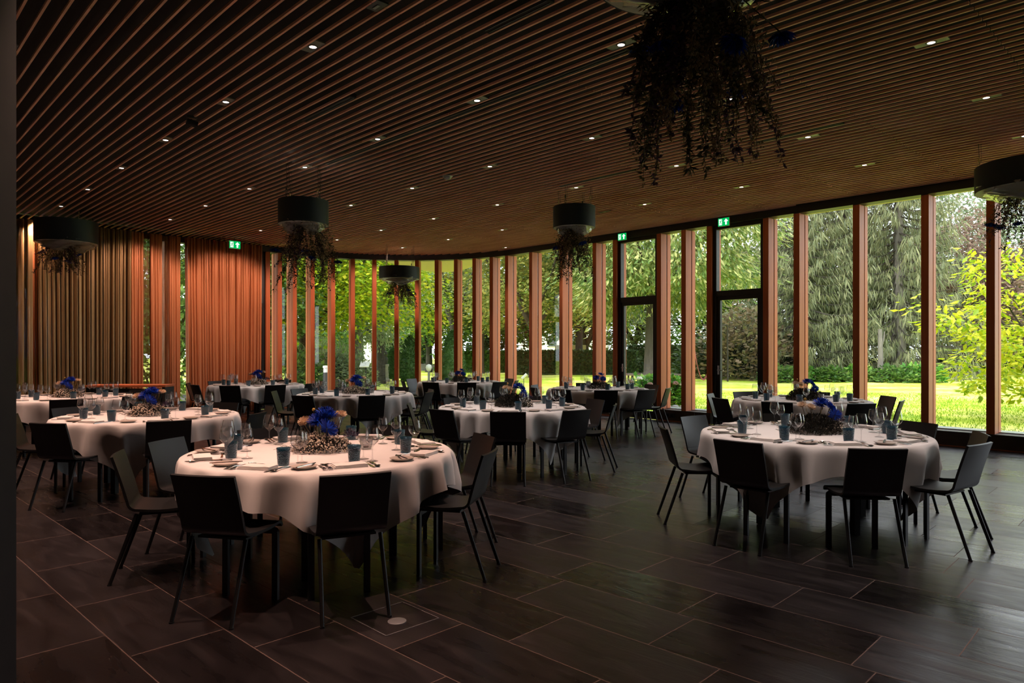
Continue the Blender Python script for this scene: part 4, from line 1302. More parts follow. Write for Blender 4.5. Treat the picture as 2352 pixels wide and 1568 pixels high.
def flower_bunch(x, y, z, seed, k, ln, lab, detail=1.0, blooms=4):
    e = empty('dried_flower_bunch', (x, y, z)); tag(e, lab, 'dried flowers', 'dried flower bunches hanging under the lamps')
    rnd = random.Random(seed)
    b, pts = hang_stems(seed, int(34 * detail), 0.10 * k, 0.32 * k, ln * 0.45, ln, 0)
    b.build('stems', M['twig'], e)
    lf, sd, vi = MB(), MB(), MB()
    for m in (lf, sd, vi): m.flat = True
    for i, p in enumerate(pts):
        typ = i % 4
        for q in range(int(46 * detail)):
            t = rnd.random() ** 0.8
            c = along(p, t)
            d = Vector((rnd.uniform(-1, 1), rnd.uniform(-1, 1), rnd.uniform(-1.3, 0.5))).normalized()
            nn = (rnd.uniform(-1, 1), rnd.uniform(-1, 1), rnd.uniform(-1, 1))
            if typ == 0 or (typ == 3 and q % 2): lf.leaf(c, d * rnd.uniform(0.025, 0.06), rnd.uniform(0.004, 0.010), nn, 0.004)
            elif typ in (1, 3):
                if t > 0.3:
                    for w in range(2): sd.ball(c + d * rnd.uniform(0.005, 0.045), rnd.uniform(0.004, 0.0075), 5, 3)
            else: vi.leaf(c, d * rnd.uniform(0.018, 0.045), rnd.uniform(0.005, 0.011), nn, 0.003)
    # loose woolly middle
    for _ in range(int(620 * detail)):
        a = rnd.uniform(0, 2 * pi); r = 0.24 * k * sqrt(rnd.random()); zz = -ln * 0.42 * rnd.random()
        d = Vector((rnd.uniform(-1, 1), rnd.uniform(-1, 1), rnd.uniform(-1, 0.6)))
        (sd if _ % 3 == 0 else lf).leaf((r * cos(a), r * sin(a), zz), d * 0.045, 0.005, (rnd.uniform(-1, 1), rnd.uniform(-1, 1), 0.3))
    for m, nm, mt in ((lf, 'dark_foliage', 'hang_leaf'), (sd, 'tan_flower_heads', 'hang_seed'), (vi, 'violet_sprays', 'hang_violet')):
        m.build(nm, M[mt], e)['kind'] = 'stuff'
    for i in range(blooms):
        a = 2 * pi * i / blooms + seed; p = pts[(i * 5 + 2) % len(pts)]
        r = 0.26 * k * rnd.uniform(0.75, 1.15); zz = -ln * rnd.uniform(0.3, 0.62)
        b = MB(); b.tube([(0.05 * cos(a), 0.05 * sin(a), 0), (r * 0.6 * cos(a), r * 0.6 * sin(a), zz * 0.5), (r * cos(a), r * sin(a), zz + 0.03)], 0.003, 5, False)
        fl = inst('blue_bloom', BELL, e, (r * cos(a), r * sin(a), zz), (rnd.uniform(-.4, .4), rnd.uniform(-.4, .4), 0), rnd.uniform(0.9, 1.15))
        b.build('bloom_stem', M['hang_leaf'], e)
    return e


def lamp(x, y, D, zb, H, seed, lab, flab, ln, detail=1.0, blooms=4, dx=0.0, wires=True, k=None):
    e = empty('pendant_lamp', (x, y, 0)); tag(e, lab, 'pendant lamp', 'drum pendant lamps')
    R = D / 2
    b = MB(); b.lathe([(R - 0.006, zb), (R, zb), (R, zb + H), (R - 0.006, zb + H), (R - 0.006, zb)], 56); b.build('shade', M['drum'], e, 'auto')
    b = MB(); b.lathe([(R - 0.0065, zb + 0.002), (R - 0.0065, zb + H - 0.04), (0, zb + H - 0.04), (0, zb + H - 0.03), (R - 0.0062, zb + H - 0.03)], 48); b.build('lining', M['drum_in'], e, 'auto')
    b = MB(); b.lathe([(R - 0.12, zb + 0.0), (R - 0.008, zb + 0.0), (R - 0.008, zb + 0.006), (R - 0.12, zb + 0.006), (R - 0.12, zb)], 48); b.build('rim', M['drum_in'], e, 'auto')
    for q in range(4):
        a = pi / 4 + q * pi / 2 + 0.2; wx, wy = (R - 0.05) * cos(a), (R - 0.05) * sin(a)
        b = MB(); b.tube([(wx, wy, zb + H - 0.02), (wx + 0.01, wy, zb + H + 0.06), (wx * 1.02, wy, Z_CEIL + 0.04)], 0.0035, 5)
        b.tube([(wx + 0.03, wy, zb + H + 0.10), (wx + 0.025, wy, Z_CEIL + 0.04)], 0.002, 4)
        w = b.build('suspension_wire', M['wire'], e)
        b = MB(); b.tube([(wx + 0.012 * cos(t), wy, zb + H + 0.045 + 0.03 * sin(t)) for t in [0, .8, 1.6, 2.4, 3.1, 3.9, 4.7]], 0.004, 5)
        b.lathe([(0, 0), (0.012, 0.005), (0.012, 0.05), (0, 0.055)], 8, (wx, wy, zb + H + 0.09)); b.build('hook', M['hook'] if q % 2 else M['wire'], w, 'auto')
    # crumpled clear film bulging out of the shade
    rnd = random.Random(seed); n, m = 44, 10
    vs, fs = [], []
    for j in range(m + 1):
        t = j / m
        for i in range(n):
            a = 2 * pi * i / n
            r = (R - 0.055) * cos(t * pi / 2 * 0.92) ** 0.55
            q = 1 + 0.08 * sin(5 * a + j * 1.3 + seed) + 0.07 * sin(11 * a - j * 2.1) + rnd.uniform(-0.07, 0.07)
            vs.append((r * q * cos(a), r * q * sin(a), zb + 0.05 - (0.16 + 0.06 * sin(2 * a + seed)) * sin(t * pi / 2) * min(1, D / 0.75)))
    for j in range(m):
        for i in range(n): fs.append((j * n + i, j * n + (i + 1) % n, (j + 1) * n + (i + 1) % n, (j + 1) * n + i))
    b = MB(); b.add(vs, fs); b.flat = True; b.build('clear_film', M['film'], e, True)
    flower_bunch(x + dx, y, zb + 0.01, seed, k if k else D / 0.67, ln, flab, detail, blooms)
    return e


def lamp_xy(px, py_c, z):
    return world(px, py_c, z)


x, y = -2.90, 9.75
lamp(x, y, 0.68, 3.19, 0.33, 2, 'dark drum pendant lamp left of centre with film bulging below', 'brown dried flowers hanging from the left-centre lamp', 0.95, 1.7, 4, 0.07, k=1.5)
x, y = 0.98, 11.05
lamp(x, y, 0.665, 3.37, 0.33, 3, 'dark drum pendant lamp above the middle of the room', 'dark dried flowers hanging from the middle lamp', 0.86, 1.7, 3, -0.02, k=1.2)
x, y = -2.78, 17.3
lamp(x, y, 0.99, 3.19, 0.29, 4, 'wide shallow drum lamp hanging before the curved windows', 'dried flowers hanging from the wide far lamp', 0.78, 1.6, 4, 0.0, k=1.45)
x, y = -8.45, 13.3
lamp(x, y, 1.05, 3.47, 0.41, 5, 'leftmost drum pendant lamp in front of the gold curtain', 'dark dried leaves hanging from the leftmost lamp', 0.62, 1.6, 4, -0.12, k=1.55)
x, y = 6.18, 8.33
lamp(x, y, 1.15, 3.36, 0.305, 6, 'drum pendant lamp cut off by the right edge of the view', 'dried flowers with blue blooms hanging from the rightmost lamp', 0.78, 1.3, 6, -0.1, k=1.35)
x, y = 0.80, 3.25
lamp(x, y, 0.85, 3.2, 0.33, 7, 'drum pendant lamp overhead, only its film and flowers in view', 'large dried flower bunch hanging overhead nearest the camera', 0.92, 2.2, 6, 0.07, k=1.2)

# ------------------------------------------------------------------ things in the slatted ceiling
pl = MB(); pl.box((0, 0, 0.006), (0.25, 0.096, 0.012)); PLATEM = pl.mesh('plate', M['plate'])
rg = MB(); rg.lathe([(0.030, -0.004), (0.041, -0.004), (0.043, 0.0), (0.041, 0.003), (0.030, 0.003), (0.030, -0.004)], 24); RINGM = rg.mesh('ring', M['dgrey'], 'auto')
ln = MB(); ln.lathe([(0, -0.0012), (0.030, -0.0012), (0.030, 0.002), (0, 0.002)], 24); LENSM = ln.mesh('lens', M['lens'], 'auto')


def inside(x, y, mrg):
    n = len(INNER)
    for i in range(n):
        ax, ay = INNER[i]; bx, by = INNER[(i + 1) % n]
        ex, ey = bx - ax, by - ay; l = hypot(ex, ey)
        if l < 1e-6: continue
        c = (ex * (y - ay) - ey * (x - ax)) / l
        if c * AREA_SIGN < mrg: return False
    return True


AREA_SIGN = 1 if sum(ROOM[i][0] * ROOM[(i + 1) % len(ROOM)][1] - ROOM[(i + 1) % len(ROOM)][0] * ROOM[i][1] for i in range(len(ROOM))) > 0 else -1
SPOT_E = 265.0
cnt = 0
for j in range(-2, 6):
    for i in range(-5, 9):
        x = -1.662 + SU[0] * 1.812 * i + SV[0] * 1.818 * j
        y = 5.851 + SU[1] * 1.812 * i + SV[1] * 1.818 * j
        if i < -1: x += 0.02 * (i + 1)
        dl = 16.29 - (x * lnx + y * lny)                        # distance from the curtained wall
        if j == 0 and 0 < dl < 0.45: x -= lnx * (0.5 - dl); y -= lny * (0.5 - dl); dl = 0.5
        if not inside(x, y, 0.3) or y < 1.2: continue
        cnt += 1
        dn = x * nx + y * ny                       # the circuits nearer the windows are dimmed
        e = empty('downlight', (x, y, Z_CEIL + 0.004), atan2(SU[1], SU[0]))
        lab = 'lit recessed downlight between the slats, %s along in the %s row from the camera' % (ordinal(i + 6), ordinal(j + 3))
        tag(e, lab, 'downlight', 'downlights in the slatted ceiling')
        inst('plate', PLATEM, e); inst('ring', RINGM, e); inst('lens', LENSM, e)
        ld = bpy.data.lights.new('downlight_beam', 'SPOT'); ld.color = (1.0, 0.60, 0.46)
        wash = dl < 2.6 and hypot(x + 7.95, y - 12.37) > 0.3
        ld.energy = SPOT_E * (0.7 if dl < 1.0 and j == 0 else 0.4 if dl < 1.0 else (0.3 if j <= 0 else 0.42) if wash else 1.0 if dn < 4.0 else 0.58 if dn < 7.5 else 0.24)
        if dn > 4.0 and not wash: ld.color = (1.0, 0.80, 0.72)
        ld.spot_size = radians(100 if wash else 62); ld.spot_blend = 0.5 if wash else 0.8; ld.shadow_soft_size = 0.035
        lo = bpy.data.objects.new('downlight_beam', ld); lo.location = (0, 0, -0.03); link(lo, e)
        if wash:                                                # wall washers are aimed at the curtains
            aim = Vector((lnx, lny, -1.5)); aim.rotate(Matrix.Rotation(-atan2(SU[1], SU[0]), 3, 'Z'))
            lo.rotation_euler = aim.to_track_quat('-Z', 'Y').to_euler()


def track(pa, pb, lab):
    a, c = world(pa[0], pa[1], Z_CEIL), world(pb[0], pb[1], Z_CEIL)
    d = hypot(c[0] - a[0], c[1] - a[1]); m = ((a[0] + c[0]) / 2, (a[1] + c[1]) / 2)
    # snap between two slats
    v = m[0] * SV[0] + m[1] * SV[1]
    q = (v - k0) / PITCH; v2 = k0 + (mfloor(q) + 0.5) * PITCH
    if abs((v2 - 2.871) / 1.818 - round((v2 - 2.871) / 1.818)) * 1.818 < PITCH * 0.6: v2 += PITCH   # next gap to the downlights
    m = (m[0] + SV[0] * (v2 - v), m[1] + SV[1] * (v2 - v))
    e = empty('light_track', (m[0], m[1], Z_CEIL), atan2(SU[1], SU[0])); tag(e, lab, 'light track', 'black light tracks in the ceiling')
    b = MB(); b.box((0, 0, 0.02), (d, 0.085, 0.04)); b.build('housing', M['black'], e)
    b = MB(); b.box((0, 0.022, -0.002), (d - 0.04, 0.008, 0.006)); b.box((0, -0.022, -0.002), (d - 0.04, 0.008, 0.006)); b.build('rail', M['dgrey'], e)


track((1440, 112), (722, 372), 'long black light track across the centre of the ceiling')
track((1262, 0), (1112, 73), 'short black light track at the top edge of the ceiling')
track((808, 222), (690, 277), 'short black light track left of the central downlights')
track((1462, 392), (1290, 430), 'black light track above the middle lamp')
track((1936, 283), (1735, 330), 'black light track beside the nearest hanging flowers')

x, y = world(1028, 409, Z_CEIL - 0.03)
e = empty('smoke_detector', (x, y, Z_CEIL)); tag(e, 'grey dome smoke detector on the slats near the ceiling centre', 'smoke detector')
b = MB(); b.lathe([(0, -0.055), (0.03, -0.05), (0.055, -0.03), (0.062, 0.0)], 24); b.build('dome', M['grey'], e, True)
b = MB(); b.lathe([(0.0, 0.0), (0.075, 0.0), (0.075, -0.008), (0.055, -0.012), (0, -0.012)], 24); b.build('base', M['white'], e, 'auto')
x, y = world(440, 280, Z_CEIL - 0.05)
e = empty('ceiling_spotlight', (x, y, Z_CEIL), 0.6); tag(e, 'small black spotlight fixed to a slat at the left of the ceiling', 'spotlight')
b = MB(); b.box((0, 0, 0.0), (0.10, 0.06, 0.03)); bevel(b.build('mount', M['dgrey'], e), 0.004)
b = MB(); b.tube([(0.0, 0, -0.02), (0.0, 0, -0.05)], 0.008); b.tube([(-0.05, 0.0, -0.05), (0.06, 0.0, -0.075)], 0.035, 14); b.build('head', M['black'], e, 'auto')
x, y = world(866, 14, Z_CEIL)
e = empty('ceiling_sensor', (x, y, Z_CEIL), atan2(SU[1], SU[0])); tag(e, 'flat square black sensor plate at the top edge of the ceiling', 'sensor')
b = MB(); b.box((0, 0, 0.005), (0.16, 0.095, 0.014)); b.build('plate', M['dgrey'], e)
b = MB(); b.box((0.01, 0, -0.004), (0.07, 0.022, 0.006)); b.build('lens', M['grey'], e)
x, y = world(1388, 486, Z_CEIL)
e = empty('ceiling_sensor', (x, y, Z_CEIL), atan2(SU[1], SU[0])); tag(e, 'small black sensor plate on the ceiling right of the middle lamp', 'sensor')
b = MB(); b.box((0, 0, 0.005), (0.24, 0.095, 0.014)); b.build('plate', M['black'], e)
b = MB(); b.box((0, 0, -0.003), (0.06, 0.03, 0.004)); b.build('lens', M['dgrey'], e)

# ------------------------------------------------------------------ garden
def at(px, y): return (px - CX) / FPX * y


def zpx(py, y): return EYE + (HY - py) / FPX * y


b = MB(); b.prism([(-70, 3), (75, 3), (95, 120), (-90, 120)], -0.3, -0.06)
o = b.build('ground_lawn', M['lawn']); struct(o, 'sunlit mown lawn outside the windows')
b = MB(); b.prism([(-9.5, 20.6), (-0.5, 20.4), (1.2, 21.2), (-1.2, 22.6), (-8.5, 23.6), (-12, 22.4)], -0.08, -0.035)
struct(b.build('path_terrace', M['pave']), 'grey paved terrace strip outside the curved windows')
b = MB(); b.prism([(-7.2, 23.3), (-6.0, 23.2), (-6.6, 27.0), (-9.5, 30.5), (-11.0, 30.2), (-7.9, 26.6)], -0.08, -0.03)
struct(b.build('path_garden', M['pave']), 'grey garden path leading away from the terrace')


def grass_patch(pts, n, seed, h):
    rnd = random.Random(seed); b = MB(); b.flat = True
    for _ in range(n):
        x0, x1, ya, yb = pts
        x, y = rnd.uniform(x0, x1), rnd.uniform(ya, yb)
        if x * nx + y * ny < OFF + 0.75: continue
        a = rnd.uniform(0, 6.28)
        b.leaf((x, y, -0.06), (rnd.uniform(-.03, .03), rnd.uniform(-.03, .03), h * rnd.uniform(0.5, 1.2)), 0.008, (cos(a), sin(a), 0.1))
    return b


g = grass_patch((2, 14, 9, 24), 26000, 2, 0.06).build('grass', M['grass'])
tag(g, 'short grass blades on the lawn close to the right windows', 'grass', None, 'stuff')


def trunk_mesh(b, x, y, z, r, lean, rnd, fork=4, spread=1.6, up=3.0, base=None):
    """trunk with a flare at the foot and a few rising limbs"""
    top = Vector((x + lean[0], y + lean[1], z))
    b.tube([(x, y, -0.12), (x, y, 0.25), (x + lean[0] * .4, y + lean[1] * .4, z * 0.45), tuple(top)], [r * 1.25, r * 1.02, r * 0.95, r * 0.85], 10)
    ends = []
    for k in range(fork):
        a = 2 * pi * k / max(1, fork) + rnd.uniform(-0.4, 0.4)
        p = [top - Vector((0, 0, z * 0.06))]
        for s in range(4):
            p.append(p[-1] + Vector((cos(a) * spread / 4 + rnd.uniform(-.12, .12), sin(a) * spread / 4 + rnd.uniform(-.12, .12), up / 4)))
        b.tube(p, [r * 0.55, r * 0.42, r * 0.3, r * 0.2, r * 0.08], 7)
        ends.append(p)
    return ends


def tree(x, y, zc, rad, n, leaf, mat, lab, seed, tr=0.25, th=None, clumps=40, asp=0.3, droop=0.2, group='trees in the park', bark='bark', fork=5, hollow=0.45, name='deciduous_tree', lean=(0, 0), cr=0.33, cut=0.0):
    """broadleaf tree: trunk + limbs, crown of leaf clumps inside an ellipsoid"""
    rnd = random.Random(seed)
    big = mat in ('lime', 'chestnut')
    n, leaf = (n * 1.5, leaf * 0.85) if big else (n * 2.1, leaf * 0.66)
    e = empty(name, (x, y, 0)); tag(e, lab, 'tree', group)
    t = MB(); th = th or max(0.8, zc - rad[2] * 0.7)
    trunk_mesh(t, 0, 0, th, tr, (lean[0] * 0.15, lean[1] * 0.15), rnd, fork, rad[0] * 0.75, rad[2] * 1.1)
    t.build('trunk', M[bark], e, 'auto')
    b = MB(); b.flat = True
    for c in range(clumps):
        while True:
            p = Vector((rnd.uniform(-1, 1), rnd.uniform(-1, 1), rnd.uniform(-1, 1)))
            if hollow < p.length < 1 and (p.z > -0.75): break
        cc = Vector((p.x * rad[0] + lean[0], p.y * rad[1] + lean[1], zc + p.z * rad[2]))
        if cc.z < cut: continue
        R = rad[0] * cr * rnd.uniform(0.7, 1.2)
        for _ in range(int(n / clumps)):
            q = Vector((rnd.gauss(0, 0.5), rnd.gauss(0, 0.5), rnd.gauss(0, 0.32)))
            d = Vector((q.x + rnd.uniform(-.6, .6) + p.x * .5, q.y + rnd.uniform(-.6, .6) + p.y * .5, rnd.uniform(-.5, .4) - droop)).normalized()
            pos = cc + q * R
            if pos.z < 0.1: continue
            l = leaf * rnd.uniform(0.65, 1.25)
            b.leaf(pos, d * l, l * asp, (rnd.uniform(-.6, .6), rnd.uniform(-.6, .6), 1), -l * 0.06)
    b.build('crown', M[mat], e)['kind'] = 'stuff'
    return e


def conifer(x, y, H, R, n_tier, lab, seed, mat='conifer', bark='bark', low=0.6, spray=0.55):
    """spruce: whorls of sagging boughs hung with drooping sprays"""
    rnd = random.Random(seed)
    e = empty('spruce_tree', (x, y, 0)); tag(e, lab, 'tree', 'tall spruces behind the lawn')
    t = MB(); t.tube([(0, 0, -0.1), (0.05, 0, H * 0.4), (0, 0, H)], [R * 0.09, R * 0.06, 0.03], 9); t.build('trunk', M[bark], e, 'auto')
    b = MB(); b.flat = True; bb = MB()
    for k in range(n_tier):
        f = k / n_tier; z = low + (H - low) * f
        if z > 11.8: break
        ln = R * max(0.3, 1 - f) ** 0.6 * rnd.uniform(0.8, 1.1)
        nb = 9
        for j in range(nb):
            a = 2 * pi * (j + rnd.random() * 0.8) / nb + k
            pts = []
            for s in range(6):
                u = s / 5
                pts.append(Vector((cos(a) * ln * u, sin(a) * ln * u, z - 0.55 * ln * 0.35 * sin(u * pi * 0.75) + 0.05 * ln * u * u)))
            bb.tube(pts, [0.04, 0.035, 0.028, 0.02, 0.014, 0.006], 4, False)
            for _ in range(70):
                u = 0.15 + 0.85 * rnd.random() ** 0.8; c = along(pts, min(u, 0.999))
                d = Vector((rnd.uniform(-.35, .35) + cos(a) * .25, rnd.uniform(-.35, .35) + sin(a) * .25, -1.0 * rnd.uniform(0.4, 1.0)))
                b.leaf(c + Vector((rnd.uniform(-.15, .15), rnd.uniform(-.15, .15), 0.05)), d * spray * rnd.uniform(0.7, 1.6), 0.024 * rnd.uniform(0.7, 1.5), (rnd.uniform(-1, 1), rnd.uniform(-1, 1), 0.2))
    bb.build('branches', M['bark'], e); b.build('needles', M[mat], e)['kind'] = 'stuff'
    return e


def bush(x, y, r, h, n, leaf, mat, lab, seed, asp=0.35, group='shrubs along the far edge of the lawn', name='shrub', z0=0.0):
    rnd = random.Random(seed)
    e = empty(name, (x, y, 0)); tag(e, lab, 'shrub', group)
    t = MB()
    for k in range(6):
        a = k * 1.05; t.tube([(0.05 * cos(a), 0.05 * sin(a), -0.08), (r * 0.3 * cos(a), r * 0.3 * sin(a), h * 0.45), (r * 0.6 * cos(a), r * 0.6 * sin(a), h * 0.85)], [0.03, 0.022, 0.008], 5, False)
    t.build('stems', M['bark'], e)
    b = MB(); b.flat = True
    for _ in range(n):
        while True:
            p = Vector((rnd.uniform(-1, 1), rnd.uniform(-1, 1), rnd.uniform(0, 1)))
            if 0.55 < p.length < 1: break
        lum = 1 + 0.18 * sin(p.x * 5 + seed) * sin(p.y * 4)
        d = Vector((p.x + rnd.uniform(-.6, .6), p.y + rnd.uniform(-.6, .6), rnd.uniform(-.4, .7))).normalized() * leaf * rnd.uniform(0.6, 1.3)
        b.leaf((p.x * r * lum, p.y * r * lum, z0 + p.z * h * lum), d, leaf * asp, (rnd.uniform(-.7, .7), rnd.uniform(-.7, .7), 1), -leaf * 0.05)
    b.build('leaves', M[mat], e)['kind'] = 'stuff'
    return e


# big chestnut with a round bench in front of the middle door
ye = 30.0
tree(at(1497, ye), ye, 6.2, (4.5, 3.6, 4.3), 15000, 0.36, 'chestnut', 'broad chestnut tree with long drooping leaves and a round bench about its trunk', 5, 0.36, 3.6, 90, 0.17, 0.75, lean=(0.7, 0), cut=2.1, hollow=0.35, cr=0.27, name='chestnut_tree')
e = empty('tree_bench', (at(1497, ye), ye, 0)); tag(e, 'dark round wooden bench encircling the chestnut trunk', 'bench')
zb = 0.36
b = MB(); b.lathe([(0.75, zb), (1.22, zb), (1.22, zb + 0.05), (0.75, zb + 0.05), (0.75, zb)], 32); b.build('seat', M['twig'], e, 'auto')
for k in range(8):
    b = MB(); b.box((1.0 * cos(k * pi / 4), 1.0 * sin(k * pi / 4), zb / 2 - 0.03), (0.07, 0.07, zb + 0.06), k * pi / 4); b.build('leg', M['twig'], e)

# hydrangea bed just outside
for q, (px, yy, r, h, sd) in enumerate(((1484, 19.4, 0.62, 0.72, 3), (1544, 19.0, 0.42, 0.72, 4))):
    e = bush(at(px, yy), yy, r, h, 900, 0.15, 'hyd', ['hydrangea bush with pink and white blooms outside the middle glass door', 'smaller hydrangea bush right of the middle glass door'][q], sd, 0.42, 'hydrangeas outside the doors', 'hydrangea_bush')
    rnd = random.Random(sd + 50)
    for i in range(5):
        a = -pi / 2 + (i - 2) * 0.5; p = (r * 0.92 * cos(a), r * 0.92 * sin(a), h * (0.45 + 0.5 * rnd.random()))
        b = breath_mesh(sd * 9 + i, 90, 0.085, 0.085, 0.08, p, 0.016); b.build('bloom', M['bloom_w' if i % 2 else 'bloom_p'], e)
rnd = random.Random(12)
for k in range(7):
    px = 1466 + 17 * k; yy = 18.0 + rnd.uniform(-.1, .15)
    b = MB(); b.ball((0, 0, 0.03), 0.065 + 0.015 * rnd.random(), 9, 6, (1.3, 1, 0.7))
    o = b.build('edging_rock', M['stone'], None, True, (at(px, yy), yy, -0.05)); tag(o, 'grey rock edging the hydrangea bed, %s from its left end' % ordinal(k + 1), 'rock', 'rocks edging the hydrangea bed')

# spruces to the right
conifer(at(1835, 36), 36, 14, 4.0, 30, 'dark spruce seen in the narrow panes right of the right glass door', 1)
conifer(at(1935, 38.5), 38.5, 15, 4.6, 32, 'tall spruce with hanging boughs in the wide pane, middle of three', 2)
conifer(at(2062, 36.5), 36.5, 14.5, 4.6, 32, 'spruce with a pale double trunk right of the other spruces', 3, bark='pale_bark')
e = empty('bare_trunk', (at(2021, 32.6), 32.6, 0)); tag(e, 'pale bare tree trunk leaning at the foot of the right spruce', 'tree trunk')
b = MB(); b.tube([(0, 0, -0.1), (0.03, 0, 1.0), (0.06, 0.1, 2.4)], [0.15, 0.12, 0.09], 9); b.build('stem', M['pale_bark'], e, 'auto')
b = MB(); b.tube([(0.05, 0.05, 1.5), (0.22, 0.1, 1.9), (0.3, 0.15, 2.3)], [0.05, 0.04, 0.02], 6); b.build('branch', M['pale_bark'], e, 'auto')
for k, (px, yy, r, h) in enumerate(((1800, 32.5, 1.2, 0.7), (1850, 33.5, 0.9, 0.55), (1905, 33, 1.1, 0.6), (1965, 33.5, 1.1, 0.65), (2050, 32.5, 1.2, 0.7), (2110, 32.5, 1.1, 0.75))):
    bush(at(px, yy), yy, r, h, 900, 0.22, 'hyd' if k % 2 else 'green', 'low green shrub below the spruces, %s from the left' % ordinal(k + 1), 60 + k)
# copper beech, far crown, lime magnolia at the right
tree(at(2235, 42), 42, 5.0, (4.2, 3.5, 4.9), 9000, 0.34, 'beech', 'brownish copper beech behind the lime green magnolia', 8, 0.3, 2.2, 60, 0.3, 0.2, hollow=0.3)
tree(at(2225, 58), 58, 9.0, (6.5, 4, 6.3), 8000, 0.5, 'pale', 'hazy grey-green tree against the sky at the far right', 9, 0.35, 3.5, 60, 0.3, 0.2, hollow=0.3)
tree(at(2420, 15.2), 15.2, 1.95, (1.75, 1.4, 1.95), 2600, 0.2, 'lime', 'lime green magnolia with large leaves close outside the right windows', 10, 0.09, 0.7, 70, 0.26, 0.25, name='magnolia_tree', hollow=0.3, cr=0.22, lean=(-0.85, 0))
tree(at(2600, 15.5), 15.5, 2.4, (1.4, 1.4, 1.9), 1700, 0.22, 'lime', 'second lime green magnolia mostly beyond the right edge', 11, 0.09, 0.7, 40, 0.26, 0.25, name='magnolia_tree', hollow=0.3, cr=0.26)
# browned shrubs between the chestnut and the spruces
bush(at(1716, 36), 36, 2.6, 3.6, 3800, 0.30, 'brownbush', 'large browning shrub behind the right glass door', 31)
bush(at(1640, 38), 38, 2.4, 2.4, 2200, 0.28, 'dark', 'dark shrub behind the red hammock', 32)
bush(at(1770, 37), 37, 1.9, 1.6, 1500, 0.28, 'dark', 'dark low shrub right of the browning shrub', 33)
# middle deciduous trees with the white house behind
tree(at(1225, 38), 38, 6.6, (4.6, 3.5, 4.6), 9000, 0.34, 'autumn', 'yellowing tree with dark branches left of the chestnut', 12, 0.24, 2.6, 70, 0.34, 0.2, hollow=0.3)
tree(at(1330, 46), 46, 7.2, (4.5, 3.5, 4.8), 6500, 0.4, 'green', 'green tree standing behind the white house gap', 13, 0.26, 3.2, 55, 0.34, 0.2, hollow=0.3)
tree(at(1105, 44), 44, 6.6, (4.4, 3.5, 5.2), 5200, 0.36, 'autumn', 'thin tree with sky showing through beside the conical yews', 14, 0.2, 3.0, 60, 0.32, 0.2, hollow=0.2, cr=0.22)
tree(at(1040, 40), 40, 6.5, (2.6, 2.4, 3.8), 1300, 0.34, 'pale', 'slender forked tree with bare dark limbs behind the right yew', 15, 0.17, 2.9, 30, 0.3, 0.2, hollow=0.3, cr=0.26, fork=3)
tree(at(985, 47), 47, 4.6, (4.2, 3.5, 4.0), 5200, 0.4, 'green', 'bluish green tree between the two conical yews', 16, 0.22, 1.6, 50, 0.34, 0.2, hollow=0.3)
# yellow-green trees through the curved windows
tree(at(700, 27), 27, 5.6, (4.2, 3.0, 4.0), 9500, 0.30, 'yellow', 'big yellow-green leafy tree left of the curved windows', 17, 0.24, 2.0, 80, 0.36, 0.25, hollow=0.35)
tree(at(875, 31), 31, 5.4, (3.0, 2.6, 4.0), 6500, 0.28, 'yellow', 'yellow-green tree above the garden sculpture', 18, 0.2, 2.6, 60, 0.36, 0.25, hollow=0.3, cut=1.9)
tree(at(820, 29), 29, 4.6, (2.3, 2.0, 4.2), 5200, 0.24, 'pale', 'grey trunked weeping tree with pale hanging foliage', 19, 0.26, 2.6, 50, 0.16, 1.2, bark='pale_bark', hollow=0.3)
tree(at(600, 25), 25, 5.2, (2.7, 2.2, 4.6), 5500, 0.28, 'green', 'mid green tree outside the far left door', 20, 0.22, 1.8, 55, 0.36, 0.25, hollow=0.3)
tree(at(390, 24), 24, 4.8, (3.4, 2.4, 4.4), 5500, 0.28, 'green', 'green tree glimpsed between the copper curtains', 21, 0.22, 1.6, 55, 0.36, 0.25, hollow=0.3)
tree(at(180, 22), 22, 4.8, (3.4, 2.4, 4.4), 3000, 0.3, 'green', 'green tree hidden behind the gold curtain', 22, 0.22, 1.6, 40, 0.36, 0.25, hollow=0.3)
bush(at(360, 21.5), 21.5, 2.4, 3.4, 4200, 0.24, 'green', 'tall leafy shrub seen through the thin copper curtain', 90, 0.3, 'shrubs outside the curved windows')
for k, (px, yy, r, h, mt) in enumerate(((660, 24.5, 1.3, 1.6, 'green'), (735, 26, 1.2, 1.5, 'pale'), (800, 26.5, 1.1, 1.3, 'pale'), (560, 23, 1.4, 1.5, 'green'))):
    bush(at(px, yy), yy, r, h, 1700, 0.2, mt, 'soft leafy shrub below the yellow-green trees, %s from the right' % ordinal([3, 2, 1, 4][k]), 80 + k, 0.3, 'shrubs outside the curved windows')


